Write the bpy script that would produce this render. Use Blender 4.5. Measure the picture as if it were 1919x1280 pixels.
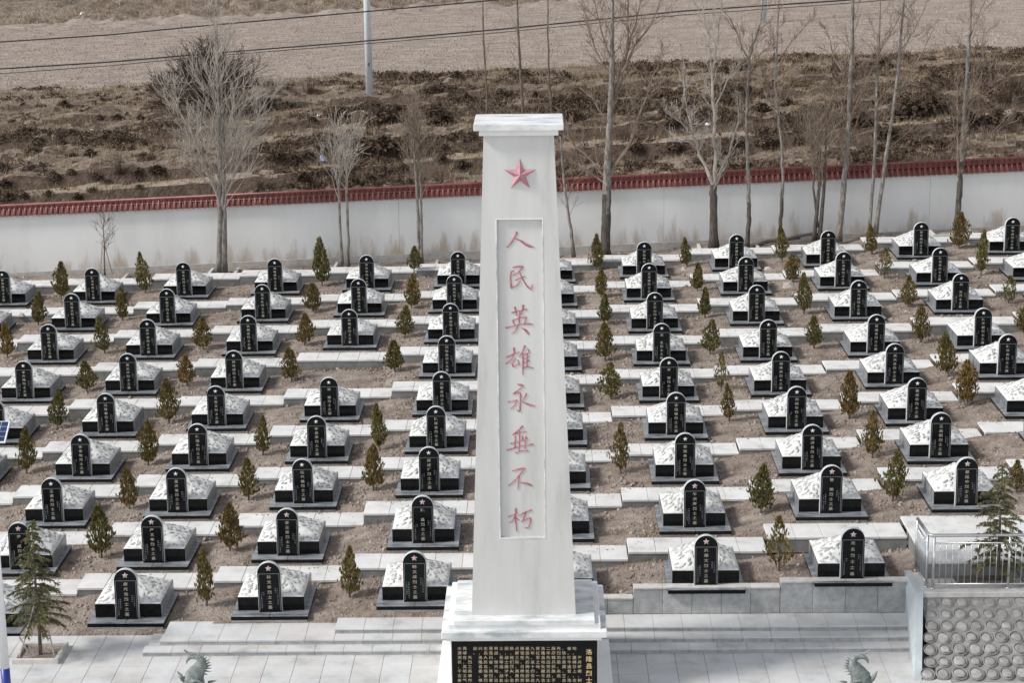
import bpy, math, random
import numpy as np
from mathutils import Vector, Matrix, noise as mnoise

# ------------------------------------------------------------------ scene, camera, light
S = bpy.context.scene
for o in list(bpy.data.objects):
    bpy.data.objects.remove(o)
COL = S.collection
F, PIT, YAW, ROL = 3731.0, 0.239809, 0.014999, -0.011968     # focal length in photo pixels, pitch, yaw, roll
CZ = 18.75                                                    # height of the camera above the plaza
cam = bpy.data.cameras.new('camera')
cam.sensor_width = 36.0
cam.lens = 36.0 * F / 1919.0
cam.clip_start = 0.5
cam.clip_end = 3000
camo = bpy.data.objects.new('camera', cam)
COL.objects.link(camo)
camo.matrix_world = Matrix.Translation((0, 0, CZ)) @ Matrix.Rotation(YAW, 4, 'Z') @ \
    Matrix.Rotation(math.pi / 2 - PIT, 4, 'X') @ Matrix.Rotation(ROL, 4, 'Z')
S.camera = camo

SUN_EL, SUN_AZ = math.radians(43), math.atan2(-0.96, -0.28)    # low sun from the left, slightly behind the camera
W = bpy.data.worlds.new('World')
S.world = W
W.use_nodes = True
nt = W.node_tree
sky = nt.nodes.new('ShaderNodeTexSky')
sky.sky_type = 'NISHITA'
sky.sun_disc = False
sky.sun_elevation = SUN_EL
sky.sun_rotation = SUN_AZ
sky.air_density = 1.0
sky.dust_density = 4.0
sky.ozone_density = 1.0
sky.altitude = 3600
hz_ = nt.nodes.new('ShaderNodeHueSaturation')               # thin high cloud: the sky's own light, washed out
hz_.inputs['Saturation'].default_value = 0.24
nt.links.new(sky.outputs[0], hz_.inputs['Color'])
nt.links.new(hz_.outputs[0], nt.nodes['Background'].inputs[0])
nt.nodes['Background'].inputs[1].default_value = 0.14
sun = bpy.data.lights.new('sun', 'SUN')
sun.energy = 2.0
sun.angle = math.radians(11)
sun.color = (1.0, 0.965, 0.92)
suno = bpy.data.objects.new('sun', sun)
COL.objects.link(suno)
sd = Vector((math.sin(SUN_AZ) * math.cos(SUN_EL), math.cos(SUN_AZ) * math.cos(SUN_EL), math.sin(SUN_EL)))
suno.rotation_euler = sd.to_track_quat('Z', 'Y').to_euler()
suno.location = (-30, 20, 60)
S.view_settings.view_transform = 'Standard'
S.view_settings.look = 'None'
S.view_settings.exposure = 0.86
S.view_settings.gamma = 1.0
S.view_settings.use_curve_mapping = False

# ------------------------------------------------------------------ measuring: photo pixel <-> place
CP, SP, CY, SY, CR, SR = math.cos(PIT), math.sin(PIT), math.cos(YAW), math.sin(YAW), math.cos(ROL), math.sin(ROL)
def ray(px, py):
    a, b = px - 959.5, py - 640
    a, b = a * CR + b * SR, -a * SR + b * CR
    X, u = a / F, -b / F
    Y, Z = CP + u * SP, -SP + u * CP
    return np.array([X * CY - Y * SY, X * SY + Y * CY, Z])
def at_y(px, py, Y):
    r = ray(px, py) * 1.0
    r = r * (Y / r[1])
    return Vector((r[0], r[1], r[2] + CZ))
def at_z(px, py, z):
    r = ray(px, py)
    r = r * ((z - CZ) / r[2])
    return Vector((r[0], r[1], z))

# ------------------------------------------------------------------ mesh helpers
class MB:
    def __init__(s):
        s.v = []; s.f = []; s.mi = []
    def add(s, vs, fs, m=0):
        n = len(s.v)
        s.v.extend([tuple(p) for p in vs])
        s.f.extend([tuple(i + n for i in f) for f in fs])
        s.mi.extend([m] * len(fs))
        return s
    def box(s, x0, x1, y0, y1, z0, z1, m=0):
        return s.add([(x0, y0, z0), (x1, y0, z0), (x1, y1, z0), (x0, y1, z0), (x0, y0, z1), (x1, y0, z1), (x1, y1, z1), (x0, y1, z1)],
                     [(3, 2, 1, 0), (4, 5, 6, 7), (0, 1, 5, 4), (1, 2, 6, 5), (2, 3, 7, 6), (3, 0, 4, 7)], m)
    def bbox(s, x0, x1, y0, y1, z0, z1, b=0.008, m=0):
        """box with chamfered top edges and chamfered upright edges"""
        def ring(i, z):
            return [(x0 + i + b, y0 + i, z), (x1 - i - b, y0 + i, z), (x1 - i, y0 + i + b, z), (x1 - i, y1 - i - b, z),
                    (x1 - i - b, y1 - i, z), (x0 + i + b, y1 - i, z), (x0 + i, y1 - i - b, z), (x0 + i, y0 + i + b, z)]
        vs = ring(0, z0) + ring(0, z1 - b) + ring(b, z1)
        fs = [tuple(reversed(range(8)))]
        for L in (0, 8):
            for k in range(8):
                fs.append((L + k, L + (k + 1) % 8, L + 8 + (k + 1) % 8, L + 8 + k))
        fs.append(tuple(range(16, 24)))
        return s.add(vs, fs, m)
    def tube(s, pts, rs, n=6, m=0, cap=True):
        pts = [Vector(p) for p in pts]
        vs = []; fs = []
        prev = None
        for i, p in enumerate(pts):
            d = (pts[min(i + 1, len(pts) - 1)] - pts[max(i - 1, 0)])
            if d.length < 1e-9: d = Vector((0, 0, 1))
            d.normalize()
            if prev is None:
                a = d.cross(Vector((0.13, 1, 0.07)))
                if a.length < 1e-3: a = d.cross(Vector((1, 0, 0)))
            else:
                a = prev - d * prev.dot(d)
            a.normalize(); prev = a
            b = d.cross(a)
            r = rs[i] if hasattr(rs, '__len__') else rs
            for k in range(n):
                t = 2 * math.pi * k / n
                vs.append(p + a * (r * math.cos(t)) + b * (r * math.sin(t)))
        for i in range(len(pts) - 1):
            for k in range(n):
                fs.append((i * n + k, i * n + (k + 1) % n, (i + 1) * n + (k + 1) % n, (i + 1) * n + k))
        if cap:
            fs.append(tuple(reversed(range(n))))
            fs.append(tuple((len(pts) - 1) * n + k for k in range(n)))
        return s.add(vs, fs, m)
    def mesh(s, name, mats, smooth=False):
        me = bpy.data.meshes.new(name)
        me.from_pydata(s.v, [], s.f)
        for m in (mats if isinstance(mats, (list, tuple)) else [mats]):
            me.materials.append(m)
        if any(s.mi):
            me.polygons.foreach_set('material_index', s.mi)
        if smooth:
            me.polygons.foreach_set('use_smooth', [True] * len(me.polygons))
        me.update()
        return me

def link(name, data, parent=None, loc=(0, 0, 0), rot=None, scale=None, label=None, cat=None, group=None, kind=None):
    o = bpy.data.objects.new(name, data)
    COL.objects.link(o)
    if parent is not None: o.parent = parent
    o.location = loc
    if rot is not None: o.rotation_euler = rot
    if scale is not None: o.scale = scale if hasattr(scale, '__len__') else (scale,) * 3
    if label: o['label'] = label
    if cat: o['category'] = cat
    if group: o['group'] = group
    if kind: o['kind'] = kind
    return o

# ------------------------------------------------------------------ materials
def mat(name, cols, scale=4.0, rough=0.8, bump=0.0, bscale=30.0, detail=5.0, rnd=0.0, spec=0.4, metal=0.0, stretch=None,
        tint=None, lo=0.3, hi=0.7, local=False, nrough=.62, bdist=0.02, rough_var=0.0, coat=0.0):
    """noise-mixed Principled material; cols = 2..4 colours spread on a ramp; rnd = brightness spread between objects"""
    m = bpy.data.materials.new(name)
    m.use_nodes = True
    n, l = m.node_tree.nodes, m.node_tree.links
    b = n['Principled BSDF']
    if local:
        src = n.new('ShaderNodeTexCoord').outputs['Object']
    else:
        src = n.new('ShaderNodeNewGeometry').outputs['Position']
    if stretch:
        mp = n.new('ShaderNodeMapping'); mp.inputs['Scale'].default_value = stretch
        l.new(src, mp.inputs['Vector']); src = mp.outputs[0]
    nz = n.new('ShaderNodeTexNoise')
    nz.inputs['Scale'].default_value = scale
    nz.inputs['Detail'].default_value = detail
    nz.inputs['Roughness'].default_value = nrough
    l.new(src, nz.inputs['Vector'])
    rp = n.new('ShaderNodeValToRGB')
    e = rp.color_ramp.elements
    e[0].position, e[1].position = lo, hi
    e[0].color, e[1].color = (*cols[0], 1), (*cols[-1], 1)
    for i, c in enumerate(cols[1:-1]):
        q = e.new(lo + (hi - lo) * (i + 1) / (len(cols) - 1)); q.color = (*c, 1)
    l.new(nz.outputs['Fac'], rp.inputs[0])
    out = rp.outputs[0]
    if rnd or tint:
        oi = n.new('ShaderNodeObjectInfo')
        if tint:
            r2 = n.new('ShaderNodeValToRGB')
            r2.color_ramp.elements[0].color = (*tint[0], 1); r2.color_ramp.elements[1].color = (*tint[-1], 1)
            for i, c in enumerate(tint[1:-1]):
                q = r2.color_ramp.elements.new((i + 1) / (len(tint) - 1)); q.color = (*c, 1)
            l.new(oi.outputs['Random'], r2.inputs[0])
            mx = n.new('ShaderNodeMix'); mx.data_type = 'RGBA'; mx.blend_type = 'MULTIPLY'; mx.inputs[0].default_value = 1
            l.new(out, mx.inputs[6]); l.new(r2.outputs[0], mx.inputs[7]); out = mx.outputs[2]
        if rnd:
            mr = n.new('ShaderNodeMapRange')
            mr.inputs[3].default_value, mr.inputs[4].default_value = 1 - rnd, 1 + rnd
            l.new(oi.outputs['Random'], mr.inputs[0])
            hs = n.new('ShaderNodeHueSaturation')
            l.new(mr.outputs[0], hs.inputs['Value']); l.new(out, hs.inputs['Color']); out = hs.outputs[0]
    l.new(out, b.inputs['Base Color'])
    b.inputs['Roughness'].default_value = rough
    b.inputs['Metallic'].default_value = metal
    b.inputs['Specular IOR Level'].default_value = spec
    if rough_var:
        r3 = n.new('ShaderNodeMapRange'); r3.inputs[3].default_value = max(0.02, rough - rough_var); r3.inputs[4].default_value = rough + rough_var
        l.new(nz.outputs['Fac'], r3.inputs[0]); l.new(r3.outputs[0], b.inputs['Roughness'])
    if bump:
        n2 = n.new('ShaderNodeTexNoise'); n2.inputs['Scale'].default_value = bscale; n2.inputs['Detail'].default_value = 4
        l.new(src, n2.inputs['Vector'])
        bp = n.new('ShaderNodeBump'); bp.inputs['Strength'].default_value = bump; bp.inputs['Distance'].default_value = bdist
        l.new(n2.outputs['Fac'], bp.inputs['Height']); l.new(bp.outputs[0], b.inputs['Normal'])
    return m

M_shaft = mat('shaded_grey_marble', [(.395, .39, .37), (.535, .53, .508), (.59, .585, .565)], 1.3, .5, .05, 25, detail=10, spec=.35, stretch=(1.5, 1, .25), lo=.22, hi=.66)  # pale grey stone, toned down to paint in the shade on the shaft front
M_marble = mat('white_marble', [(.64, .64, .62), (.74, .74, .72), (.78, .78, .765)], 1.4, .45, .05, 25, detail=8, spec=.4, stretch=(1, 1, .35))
M_marble_wet = mat('stained_marble', [(.34, .38, .39), (.60, .61, .60), (.76, .755, .75)], 2.4, .5, .12, 14, detail=10, stretch=(.5, 1.2, 1), lo=.34, hi=.62)
M_carve = mat('faded_red_paint', [(.27, .07, .085), (.40, .165, .19), (.50, .28, .31)], 9, .7, .2, 60)
M_star_red = mat('pink_red_paint', [(.38, .16, .19), (.50, .28, .31)], 6, .5)
M_paving = mat('white_granite_paving', [(.40, .392, .37), (.585, .58, .565), (.655, .65, .635)], 1.8, .75, .12, 90, detail=12, lo=.26, hi=.62, rnd=.04,
               tint=[(1, .985, .97), (1, 1, 1), (.97, .985, .975), (1, .975, .975), (.985, 1, .99)], spec=.25)
M_plaza = mat('pale_granite_tiles', [(.35, .347, .335), (.495, .495, .485), (.565, .565, .555)], 1.3, .7, .1, 80, detail=12, lo=.26, hi=.65, rnd=.045,
              tint=[(1, .985, .965), (1, 1, 1), (.975, .985, 1)], spec=.3)
M_riser = mat('grey_granite_riser', [(.15, .152, .148), (.215, .217, .21), (.28, .276, .265)], 3.5, .85, .3, 90, detail=9, rnd=.09, spec=.2)
M_wallstone = mat('rough_grey_granite', [(.27, .275, .275), (.35, .355, .35), (.44, .435, .425)], 5, .85, .35, 70, detail=10, rnd=.1, spec=.2)
M_bluestone = mat('pale_blue_slab', [(.33, .37, .385), (.41, .45, .46), (.48, .51, .515)], 1.8, .75, .15, 60, detail=8, stretch=(1, 1, .3), spec=.25)
M_granite = mat('black_polished_granite', [(.003, .003, .0035), (.006, .0065, .007), (.028, .028, .026)], 7, .14, 0, detail=10, lo=.42, hi=.85, spec=.16, rough_var=.06)
M_face = mat('black_honed_headstone', [(.004, .0045, .006), (.008, .009, .010)], 6, .2, 0, detail=6, spec=.15)
M_edge = mat('light_cut_stone_edge', [(.40, .42, .42), (.56, .57, .57)], 10, .6)
M_plinth = mat('dusty_sky_sheen_granite', [(.06, .066, .07), (.20, .21, .22), (.33, .345, .36)], 2.6, .34, .05, 40, detail=9, lo=.30, hi=.72, stretch=(.7, 2.4, 1), spec=.55, rough_var=.12)  # grey stands for dust and for sky mirrored in the black polish
M_concrete = mat('rough_concrete', [(.30, .29, .27), (.40, .385, .36), (.48, .465, .44)], 4, .9, .3, 40, detail=9, spec=.15)
M_mortar = mat('white_mortar', [(.44, .44, .425), (.64, .64, .62), (.74, .735, .72)], 8, .9, .25, 26, detail=8, spec=.15, rnd=.05)
M_cobble = mat('grey_cobble', [(.28, .28, .27), (.42, .42, .405), (.60, .60, .58)], 9, .8, .2, 40, detail=8, spec=.2, rnd=.12)
M_gold = mat('cream_lettering', [(.30, .275, .21), (.40, .37, .29)], 20, .55)
M_plaque_text = mat('muted_gilt_lettering', [(.34, .275, .18), (.46, .39, .27)], 20, .55)
M_gold2 = mat('gilded_lettering', [(.56, .41, .19), (.66, .51, .28)], 20, .5)
M_paletext = mat('pale_grey_lettering', [(.17, .175, .17), (.25, .25, .24)], 20, .6)
M_white_star = mat('white_paint', [(.74, .73, .73), (.80, .79, .79)], 6, .5)
M_pink_star = mat('dull_pink_paint', [(.52, .22, .26), (.66, .38, .42)], 25, .5)
M_dirt = mat('dry_brown_soil', [(.085, .065, .054), (.212, .170, .143), (.31, .262, .226), (.46, .40, .35)], 1.3, .95, 1.0, 16, detail=14, lo=.32, hi=.68, spec=.1, bdist=.08, nrough=.82)
M_pebble = mat('dusty_pebbles', [(.16, .13, .115), (.30, .25, .22), (.46, .41, .375)], 9, .9, .2, 40, spec=.12)
M_rock = mat('pale_rock', [(.30, .265, .235), (.40, .36, .33), (.50, .46, .43)], 6, .9, .3, 25, spec=.15, rnd=.12)
M_grass = mat('dry_straw_grass', [(.16, .115, .068), (.28, .215, .135), (.40, .32, .215)], 2, .9, spec=.1)
M_bank_face = mat('shaded_earth_face', [(.040, .027, .021), (.080, .058, .045), (.14, .105, .082)], 2.2, .95, 1.0, 6, detail=12, spec=.08, bdist=.15, nrough=.75)  # earth brown deepened to paint shade onto the steep bank steps
M_path_soil = mat('trodden_pale_soil', [(.20, .158, .122), (.29, .236, .186), (.35, .29, .235)], 1.2, .95, .5, 12, spec=.1)
M_field = mat('ploughed_field_soil', [(.165, .128, .105), (.28, .232, .198), (.40, .342, .298)], 1.6, .95, 1.0, 7, detail=14, lo=.34, hi=.66, spec=.1, stretch=(.35, 1, 1), bdist=.15, nrough=.80)
M_bank = mat('dry_bank_soil', [(.058, .042, .032), (.150, .116, .090), (.238, .191, .150), (.34, .285, .23)], .9, .95, 1.0, 5, detail=14, lo=.34, hi=.68, spec=.1, bdist=.2, nrough=.80)
M_wallpaint = mat('off_white_wall_paint', [(.54, .535, .515), (.61, .605, .588), (.65, .645, .63)], .5, .8, .05, 12, detail=8, lo=.3, hi=.7, spec=.2, stretch=(1, 1, .35))
M_tile_red = mat('red_glazed_tile', [(.115, .029, .023), (.165, .048, .038), (.225, .085, .066)], 3, .42, .06, 30, rnd=.22, spec=.45)
M_tile_dark = mat('dark_red_ridge_tile', [(.080, .017, .015), (.118, .026, .023)], 3, .42, rnd=.16, spec=.45)
M_bark = mat('grey_bark', [(.085, .072, .062), (.19, .17, .15), (.33, .305, .275)], 5, .92, .6, 26, detail=9, stretch=(2, 2, .7), spec=.1)
M_bark_dark = mat('dark_rough_bark', [(.045, .038, .033), (.09, .077, .066), (.16, .14, .122)], 7, .95, .9, 22, detail=9, stretch=(2.5, 2.5, .5), spec=.08)
M_bark_brown = mat('brown_bark', [(.08, .062, .05), (.14, .112, .092), (.20, .165, .138)], 5, .92, .6, 26, detail=9, stretch=(2, 2, .7), spec=.1)
M_twig_pale = mat('pale_twigs', [(.24, .21, .18), (.335, .30, .26), (.41, .375, .33)], 3, .9, spec=.1)
M_twig_brown = mat('brown_twigs', [(.13, .098, .075), (.20, .155, .12), (.27, .215, .17)], 3, .9, spec=.1)
M_juniper = mat('juniper_foliage', [(.045, .038, .017), (.155, .122, .052), (.30, .232, .11)], 7, .85, spec=.12, detail=6, lo=.3, hi=.7,
                tint=[(.72, .85, .7), (1.0, .94, .85), (.70, .84, .72), (1.12, .98, .82), (.85, .95, .8), (1.12, .94, .78), (.8, .9, .75)])
M_cedar = mat('cedar_needles', [(.055, .062, .032), (.165, .160, .080), (.29, .265, .13)], 6, .85, spec=.12, detail=6, lo=.3, hi=.7)
M_scrub = mat('dark_dry_scrub', [(.036, .024, .017), (.075, .053, .038), (.15, .112, .080)], 2.5, .95, spec=.06, rnd=.3, detail=6)
M_scrub_olive = mat('olive_scrub', [(.050, .042, .026), (.095, .08, .05), (.16, .13, .085)], 2.5, .95, spec=.06, rnd=.2, detail=6)
M_steel = mat('stainless_steel', [(.55, .56, .56), (.66, .66, .66)], 3, .28, 0, metal=.9)
M_polewhite = mat('white_enamel', [(.74, .75, .77), (.79, .80, .82)], 2, .35, spec=.5)
M_poleblue = mat('blue_enamel', [(.014, .026, .20), (.02, .035, .24)], 2, .35, spec=.5)
M_cell = mat('solar_cells', [(.012, .022, .07), (.02, .04, .12)], 2, .15, spec=.6)
M_polecon = mat('pale_concrete_pole', [(.42, .46, .48), (.52, .55, .56), (.60, .62, .62)], 2, .8, .1, 20, stretch=(3, 3, .6), spec=.2)
M_cable = mat('black_cable', [(.012, .012, .013), (.02, .02, .022)], 3, .5)
M_wood = mat('weathered_stake', [(.24, .20, .165), (.36, .31, .26), (.45, .40, .34)], 6, .9, .3, 30, stretch=(3, 3, .4), spec=.1)
M_wood_red = mat('reddish_stake', [(.20, .11, .085), (.30, .185, .15)], 6, .9, .2, 30, spec=.1)
M_kerb = mat('concrete_kerb', [(.40, .38, .35), (.50, .48, .45), (.58, .56, .53)], 4, .9, .3, 30, spec=.15, rnd=.08)
M_mortar_grey = mat('grey_render', [(.165, .16, .152), (.245, .238, .226), (.32, .312, .30)], 3.2, .92, .5, 34, detail=10, spec=.12)
M_roundstone = mat('grey_round_stone', [(.18, .176, .168), (.265, .26, .25), (.35, .343, .33)], 7, .85, .4, 40, detail=9, rnd=.2, spec=.2)
M_statue = mat('grey_green_carved_stone', [(.10, .118, .112), (.21, .235, .225), (.34, .365, .35)], 9, .75, .5, 34, detail=8, spec=.25)
M_litter = mat('white_litter', [(.7, .7, .7), (.8, .79, .78)], 6, .6)
M_litter_blue = mat('blue_white_litter', [(.06, .08, .30), (.30, .34, .55), (.65, .67, .72)], 14, .6)
M_panel = mat('black_plaque', [(.005, .005, .006), (.009, .009, .010)], 5, .2, spec=.18)
M_log = mat('dead_wood', [(.09, .075, .06), (.18, .155, .13)], 5, .95, .5, 25, spec=.1)

# ------------------------------------------------------------------ the terraces: where every grave stands
G_OX, G_OY, G_OZ, G_DX, G_SX, G_DY, G_SY = 0.416081, 46.525335, -17.960983, 3.601597, 0.237359, 3.736256, 0.216098
G_QZ, G_CX, G_QY, G_XQ = 0.009977, -0.010103, 0.001404, -0.000387
def row_y(r): return G_OY + r * G_DY + G_QY * (r - 4) ** 2
def col_x(c): return G_OX + c * G_DX
def model_z(c, r): return CZ + G_OZ + c * G_SX + r * G_SY + G_QZ * (r - 4) ** 2 + G_CX * c * r + G_XQ * c * c
LET = dict(F=-6, E=-5, D=-4, C=-3, B=-2, A=-1, G=0, H=1, I=2, J=3, K=4, L=5)
# foot of each headstone in the photograph (region offset already added), pixels
BASES = """D9 346.0 553.6;C9 516.4 546.6;E9 175.4 564.1;F9 7.4 568.4;E8 137.1 614.8;D8 315.1 606.0;C8 493.2 598.0;E7 94.1 675.3
D7 278.9 666.2;C7 467.3 659.1;E6 47.4 747.5;D6 242.2 733.7;C6 440.1 728.3;D5 201.2 812.0;C5 406.8 798.5;B5 618.2 782.1;D4 153.9 893.0
C4 372.2 873.5;D3 100.5 979.3;C3 333.3 960.9;C2 288.3 1055.6;C1 238.9 1161.1;B3 569.1 944.1;B2 539.9 1042.2;B1 507.3 1148.0;B9 688.0 539.9
B8 673.6 587.2;B7 656.1 647.7;A7 845.6 636.6;A6 837.9 700.8;A5 828.8 771.7;A4 818.1 840.9;A3 805.3 921.9;A2 793.2 1018.7;A1 778.4 1128.8
H8 1216.2 558.7;H7 1227.3 616.5;H6 1239.7 677.9;H5 1253.1 745.8;I9 1379.8 501.6;J9 1551.5 494.5;I8 1397.6 546.6;J8 1579.3 537.2;K8 1760.4 529.8
J7 1608.6 593.9;I7 1417.8 602.7;K7 1799.1 581.2;I6 1439.3 670.9;J6 1640.8 661.5;K6 1841.0 649.4;I5 1462.8 734.7;J5 1675.4 719.9;K5 1886.1 702.5
I4 1492.0 804.3;J4 1716.8 788.5;I3 1521.6 880.9;J2 1810.5 948.1;I2 1556.5 962.5;H2 1301.8 989.1;H1 1323.0 1098.6;I1 1596.5 1085.2
K9 1725.5 478.9;L9 1895.8 470.3;B4 594.5 859.0;D2 39.5 1068.0;A9 859.0 533.5;A8 852.0 580.3;H9 1207.0 515.5;H4 1266.8 815.5;H3 1283.5 896.3
J3 1761.0 858.6"""
ROWS = range(9)
CELLS = range(-9, 9)
POS = {}
for t in BASES.replace('\n', ';').split(';'):
    n, px, py = t.split()
    c, r = LET[n[0]], int(n[1]) - 1
    POS[(c, r)] = at_y(float(px), float(py), row_y(r))
GZ = {}
for r in range(-1, 11):
    rr = min(max(r, 0), 8)
    ks = sorted(c for (c, q) in POS if q == rr)
    res = [POS[(c, rr)].z - model_z(c, rr) for c in ks]
    for c in range(-10, 10):
        GZ[(c, r)] = float(model_z(c, r) + np.interp(c, ks, res))
for c in (-6, -5, -4, 0, 4, 5):
    pass
for key in [(-6, 7), (-5, 4), (-5, 3), (-4, 0), (4, 3), (4, 2), (5, 7), (5, 6)] + [(0, r) for r in ROWS]:
    if key not in POS:
        POS[key] = Vector((col_x(key[0]), row_y(key[1]), GZ[key]))
PATH_F, PATH_B = 1.42, 0.32            # a path runs from 1.42 m to 0.32 m in front of each row of headstones
def path_z(c, r): return GZ[(c, r)] - 0.165
def dirt_z(x, r):
    cf = (x - G_OX) / G_DX
    cf = min(max(cf, -9.9), 8.9)
    c0 = math.floor(cf); t = cf - c0
    t = min(max((t - .22) / .56, 0), 1); t = t * t * (3 - 2 * t)
    return (GZ[(c0, r)] * (1 - t) + GZ[(c0 + 1, r)] * t) - (0.145 if r < 9 else 0.36)
def ground_z(x, y):
    """height of soil or path in the graveyard"""
    for r in range(0, 11):
        if y < row_y(r) - PATH_F:
            return dirt_z(x, max(r - 1, 0))
        if y < row_y(r) - PATH_B:
            return path_z(round((x - G_OX) / G_DX), r)
    return dirt_z(x, 9)
def march(px, py, fn, y0=43.5, y1=82.0, st=.04):
    y = y0
    while y < y1:
        p = at_y(px, py, y)
        if p.z <= fn(p.x, y): return Vector((p.x, y, fn(p.x, y)))
        y += st
    p = at_y(px, py, y1); return p

ORD = ['first', 'second', 'third', 'fourth', 'fifth', 'sixth', 'seventh', 'eighth', 'ninth', 'tenth', 'eleventh', 'twelfth', 'thirteenth', 'fourteenth', 'fifteenth',
       'sixteenth', 'seventeenth', 'eighteenth', 'nineteenth', 'twentieth', 'twenty-first', 'twenty-second', 'twenty-third', 'twenty-fourth']
def nz3(x, y, z=0.0): return mnoise.noise(Vector((x, y, z)))

# ---- soil of the terraces: one sheet, a strip behind each path
mb = MB()
XS = np.arange(-34, 33.01, .2)
for r in range(-1, 10):
    rr = max(r, 0)
    ya = row_y(r) - PATH_B if r >= 0 else 46.24
    yb = (row_y(r + 1) - PATH_F) if r < 9 else 83.0
    if r == -1: continue
    if r == 0: ya = row_y(0) - .26
    ys = np.arange(ya, yb + .001, (yb - ya) / max(1, round((yb - ya) / .18)))
    n = len(ys); base = len(mb.v)
    vs = []
    for x in XS:
        vs.append((x, 46.66 if r == 0 and x > -1.5 else ya, dirt_z(x, rr) - .45))
        for k, y in enumerate(ys):
            e = min(k, n - 1 - k) / 2.0
            z = dirt_z(x, rr) + .035 * nz3(x * 1.1, y * 1.1) + .03 * nz3(x * 3.1, y * 3.1, 4) + .018 * nz3(x * 7, y * 7, 9)
            z += .05 * max(0, 1 - abs(((x - G_OX) / G_DX) % 1 - .5) * 3.2) * (0.4 + nz3(x * .7, y * .7, 2))
            z -= .02 * max(0, 1 - e)
            if r == 0 and x < col_x(-3) + 2.2: z = max(z, .03)
            vs.append((x, max(y, 46.66) if r == 0 and x > -1.5 else y, z))
        vs.append((x, yb, dirt_z(x, rr) - .6))
    m = n + 2
    fs = []
    for i in range(len(XS) - 1):
        for k in range(m - 1):
            fs.append((i * m + k, (i + 1) * m + k, (i + 1) * m + k + 1, i * m + k + 1))
    mb.add(vs, fs)
link('soil_terraces', mb.mesh('soil_terraces', M_dirt, True), kind='structure', label='dry brown soil of the stepped grave plots', cat='ground')

# ---- paths: five paving slabs and one riser stone per plot, stepping up to the right
slab_me = MB().bbox(-.356, .356, -.55, .55, -.06, 0, .007).mesh('paving_slab', M_paving)
riser_me = MB().bbox(-1.795, 1.795, 0, .16, -.42, -.062, .006).mesh('riser_stone', M_riser)
rng = random.Random(5)
for r in range(1, 10):
    e = link('path', None, loc=(0, row_y(r) - .87, 0), kind='structure', cat='path',
             label='white stone path in front of the %s row of graves' % ORD[r] if r < 9 else 'white stone path along the foot of the boundary wall')
    for c in CELLS:
        x = col_x(c)
        if x < -24 - (r - 4) or x > 25 + (r - 4): continue
        z = path_z(c, r)
        for k in range(5):
            link('paving_slab', slab_me, e, (x + (k - 2) * .7203, 0, z + rng.uniform(-.004, .004)))
        link('riser_stone', riser_me, e, (x, -.535, z))

# ------------------------------------------------------------------ plaza, steps, retaining wall
mb = MB()
mb.add([(-80, -40, -.035), (80, -40, -.035), (80, 48.0, -.035), (-80, 48.0, -.035)], [(0, 1, 2, 3)])
link('plaza_ground', mb.mesh('plaza_ground', M_concrete), kind='structure', label='flat concrete bed under the plaza tiles', cat='ground')
TW, TD = .70, .655
tile_me = MB().bbox(-TW / 2 + .004, TW / 2 - .004, -TD / 2 + .004, TD / 2 - .004, -.03, 0, .004).mesh('plaza_tile', M_plaza)
pl = link('plaza', None, kind='structure', label='plaza of pale granite tiles in front of the steps', cat='plaza')
Y_L1, Y_L2, Y_L3, Y_PB = 44.86, 45.22, 45.58, 46.40
xL1, xL2, xL3 = at_z(268, 1219, .13).x, at_z(300, 1199, .27).x, at_z(628, 1178, .40).x
xR = at_z(1725, 1200, .27).x
j = 0
for iy in range(7):
    y = 46.22 - TD / 2 - iy * TD
    for ix in range(-19, 16):
        x = ix * TW + (.0 if iy % 2 else .0)
        if y > Y_L1 + .25 and xL1 + .3 < x < xR: continue
        if x > xR + .6: continue
        link('plaza_tile', tile_me, pl, (x, y, rng.uniform(-.0025, .0025)))
def step_run(name, x0, x1, y0, y1, z0, z1, w, label):
    n = max(1, round((x1 - x0) / w)); w = (x1 - x0) / n
    e = link(name, None, loc=(x0, y0, z1), kind='structure', label=label, cat='steps')
    t = MB().bbox(.003, w - .003, -.012, y1 - y0, -.042, 0, .005).mesh('tread_slab', M_plaza)
    s = MB().bbox(.003, w - .003, .004, .2, z0 - z1, -.044, .003).mesh('riser_stone', M_wallstone)
    for k in range(n):
        link('tread_slab', t, e, (k * w, 0, rng.uniform(-.002, .002)))
        link('riser_stone', s, e, (k * w, 0, 0))
step_run('step', xL1, xR, Y_L1, Y_L2 + .02, 0, .13, .70, 'lowest broad step of pale granite before the graves')
step_run('step', xL2, xR, Y_L2, Y_L3 + .02, .10, .268, .70, 'second step of pale granite before the graves')
step_run('step', xL2 + .03, xL3 - .01, Y_L3 + .024, Y_PB + .05, .10, .268, .70, 'low granite landing at the left of the steps')
step_run('step', xL3, xR, Y_L3, Y_PB, .24, .402, .70, 'top granite landing below the first row of graves')
mb = MB().bbox(xL1 + .06, xL2 - .01, Y_L2 + .05, 46.0, -.02, .128, .005)
link('step_end', mb.mesh('step_end', M_plaza), kind='structure', label='plain granite end of the lowest step', cat='steps')
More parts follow.
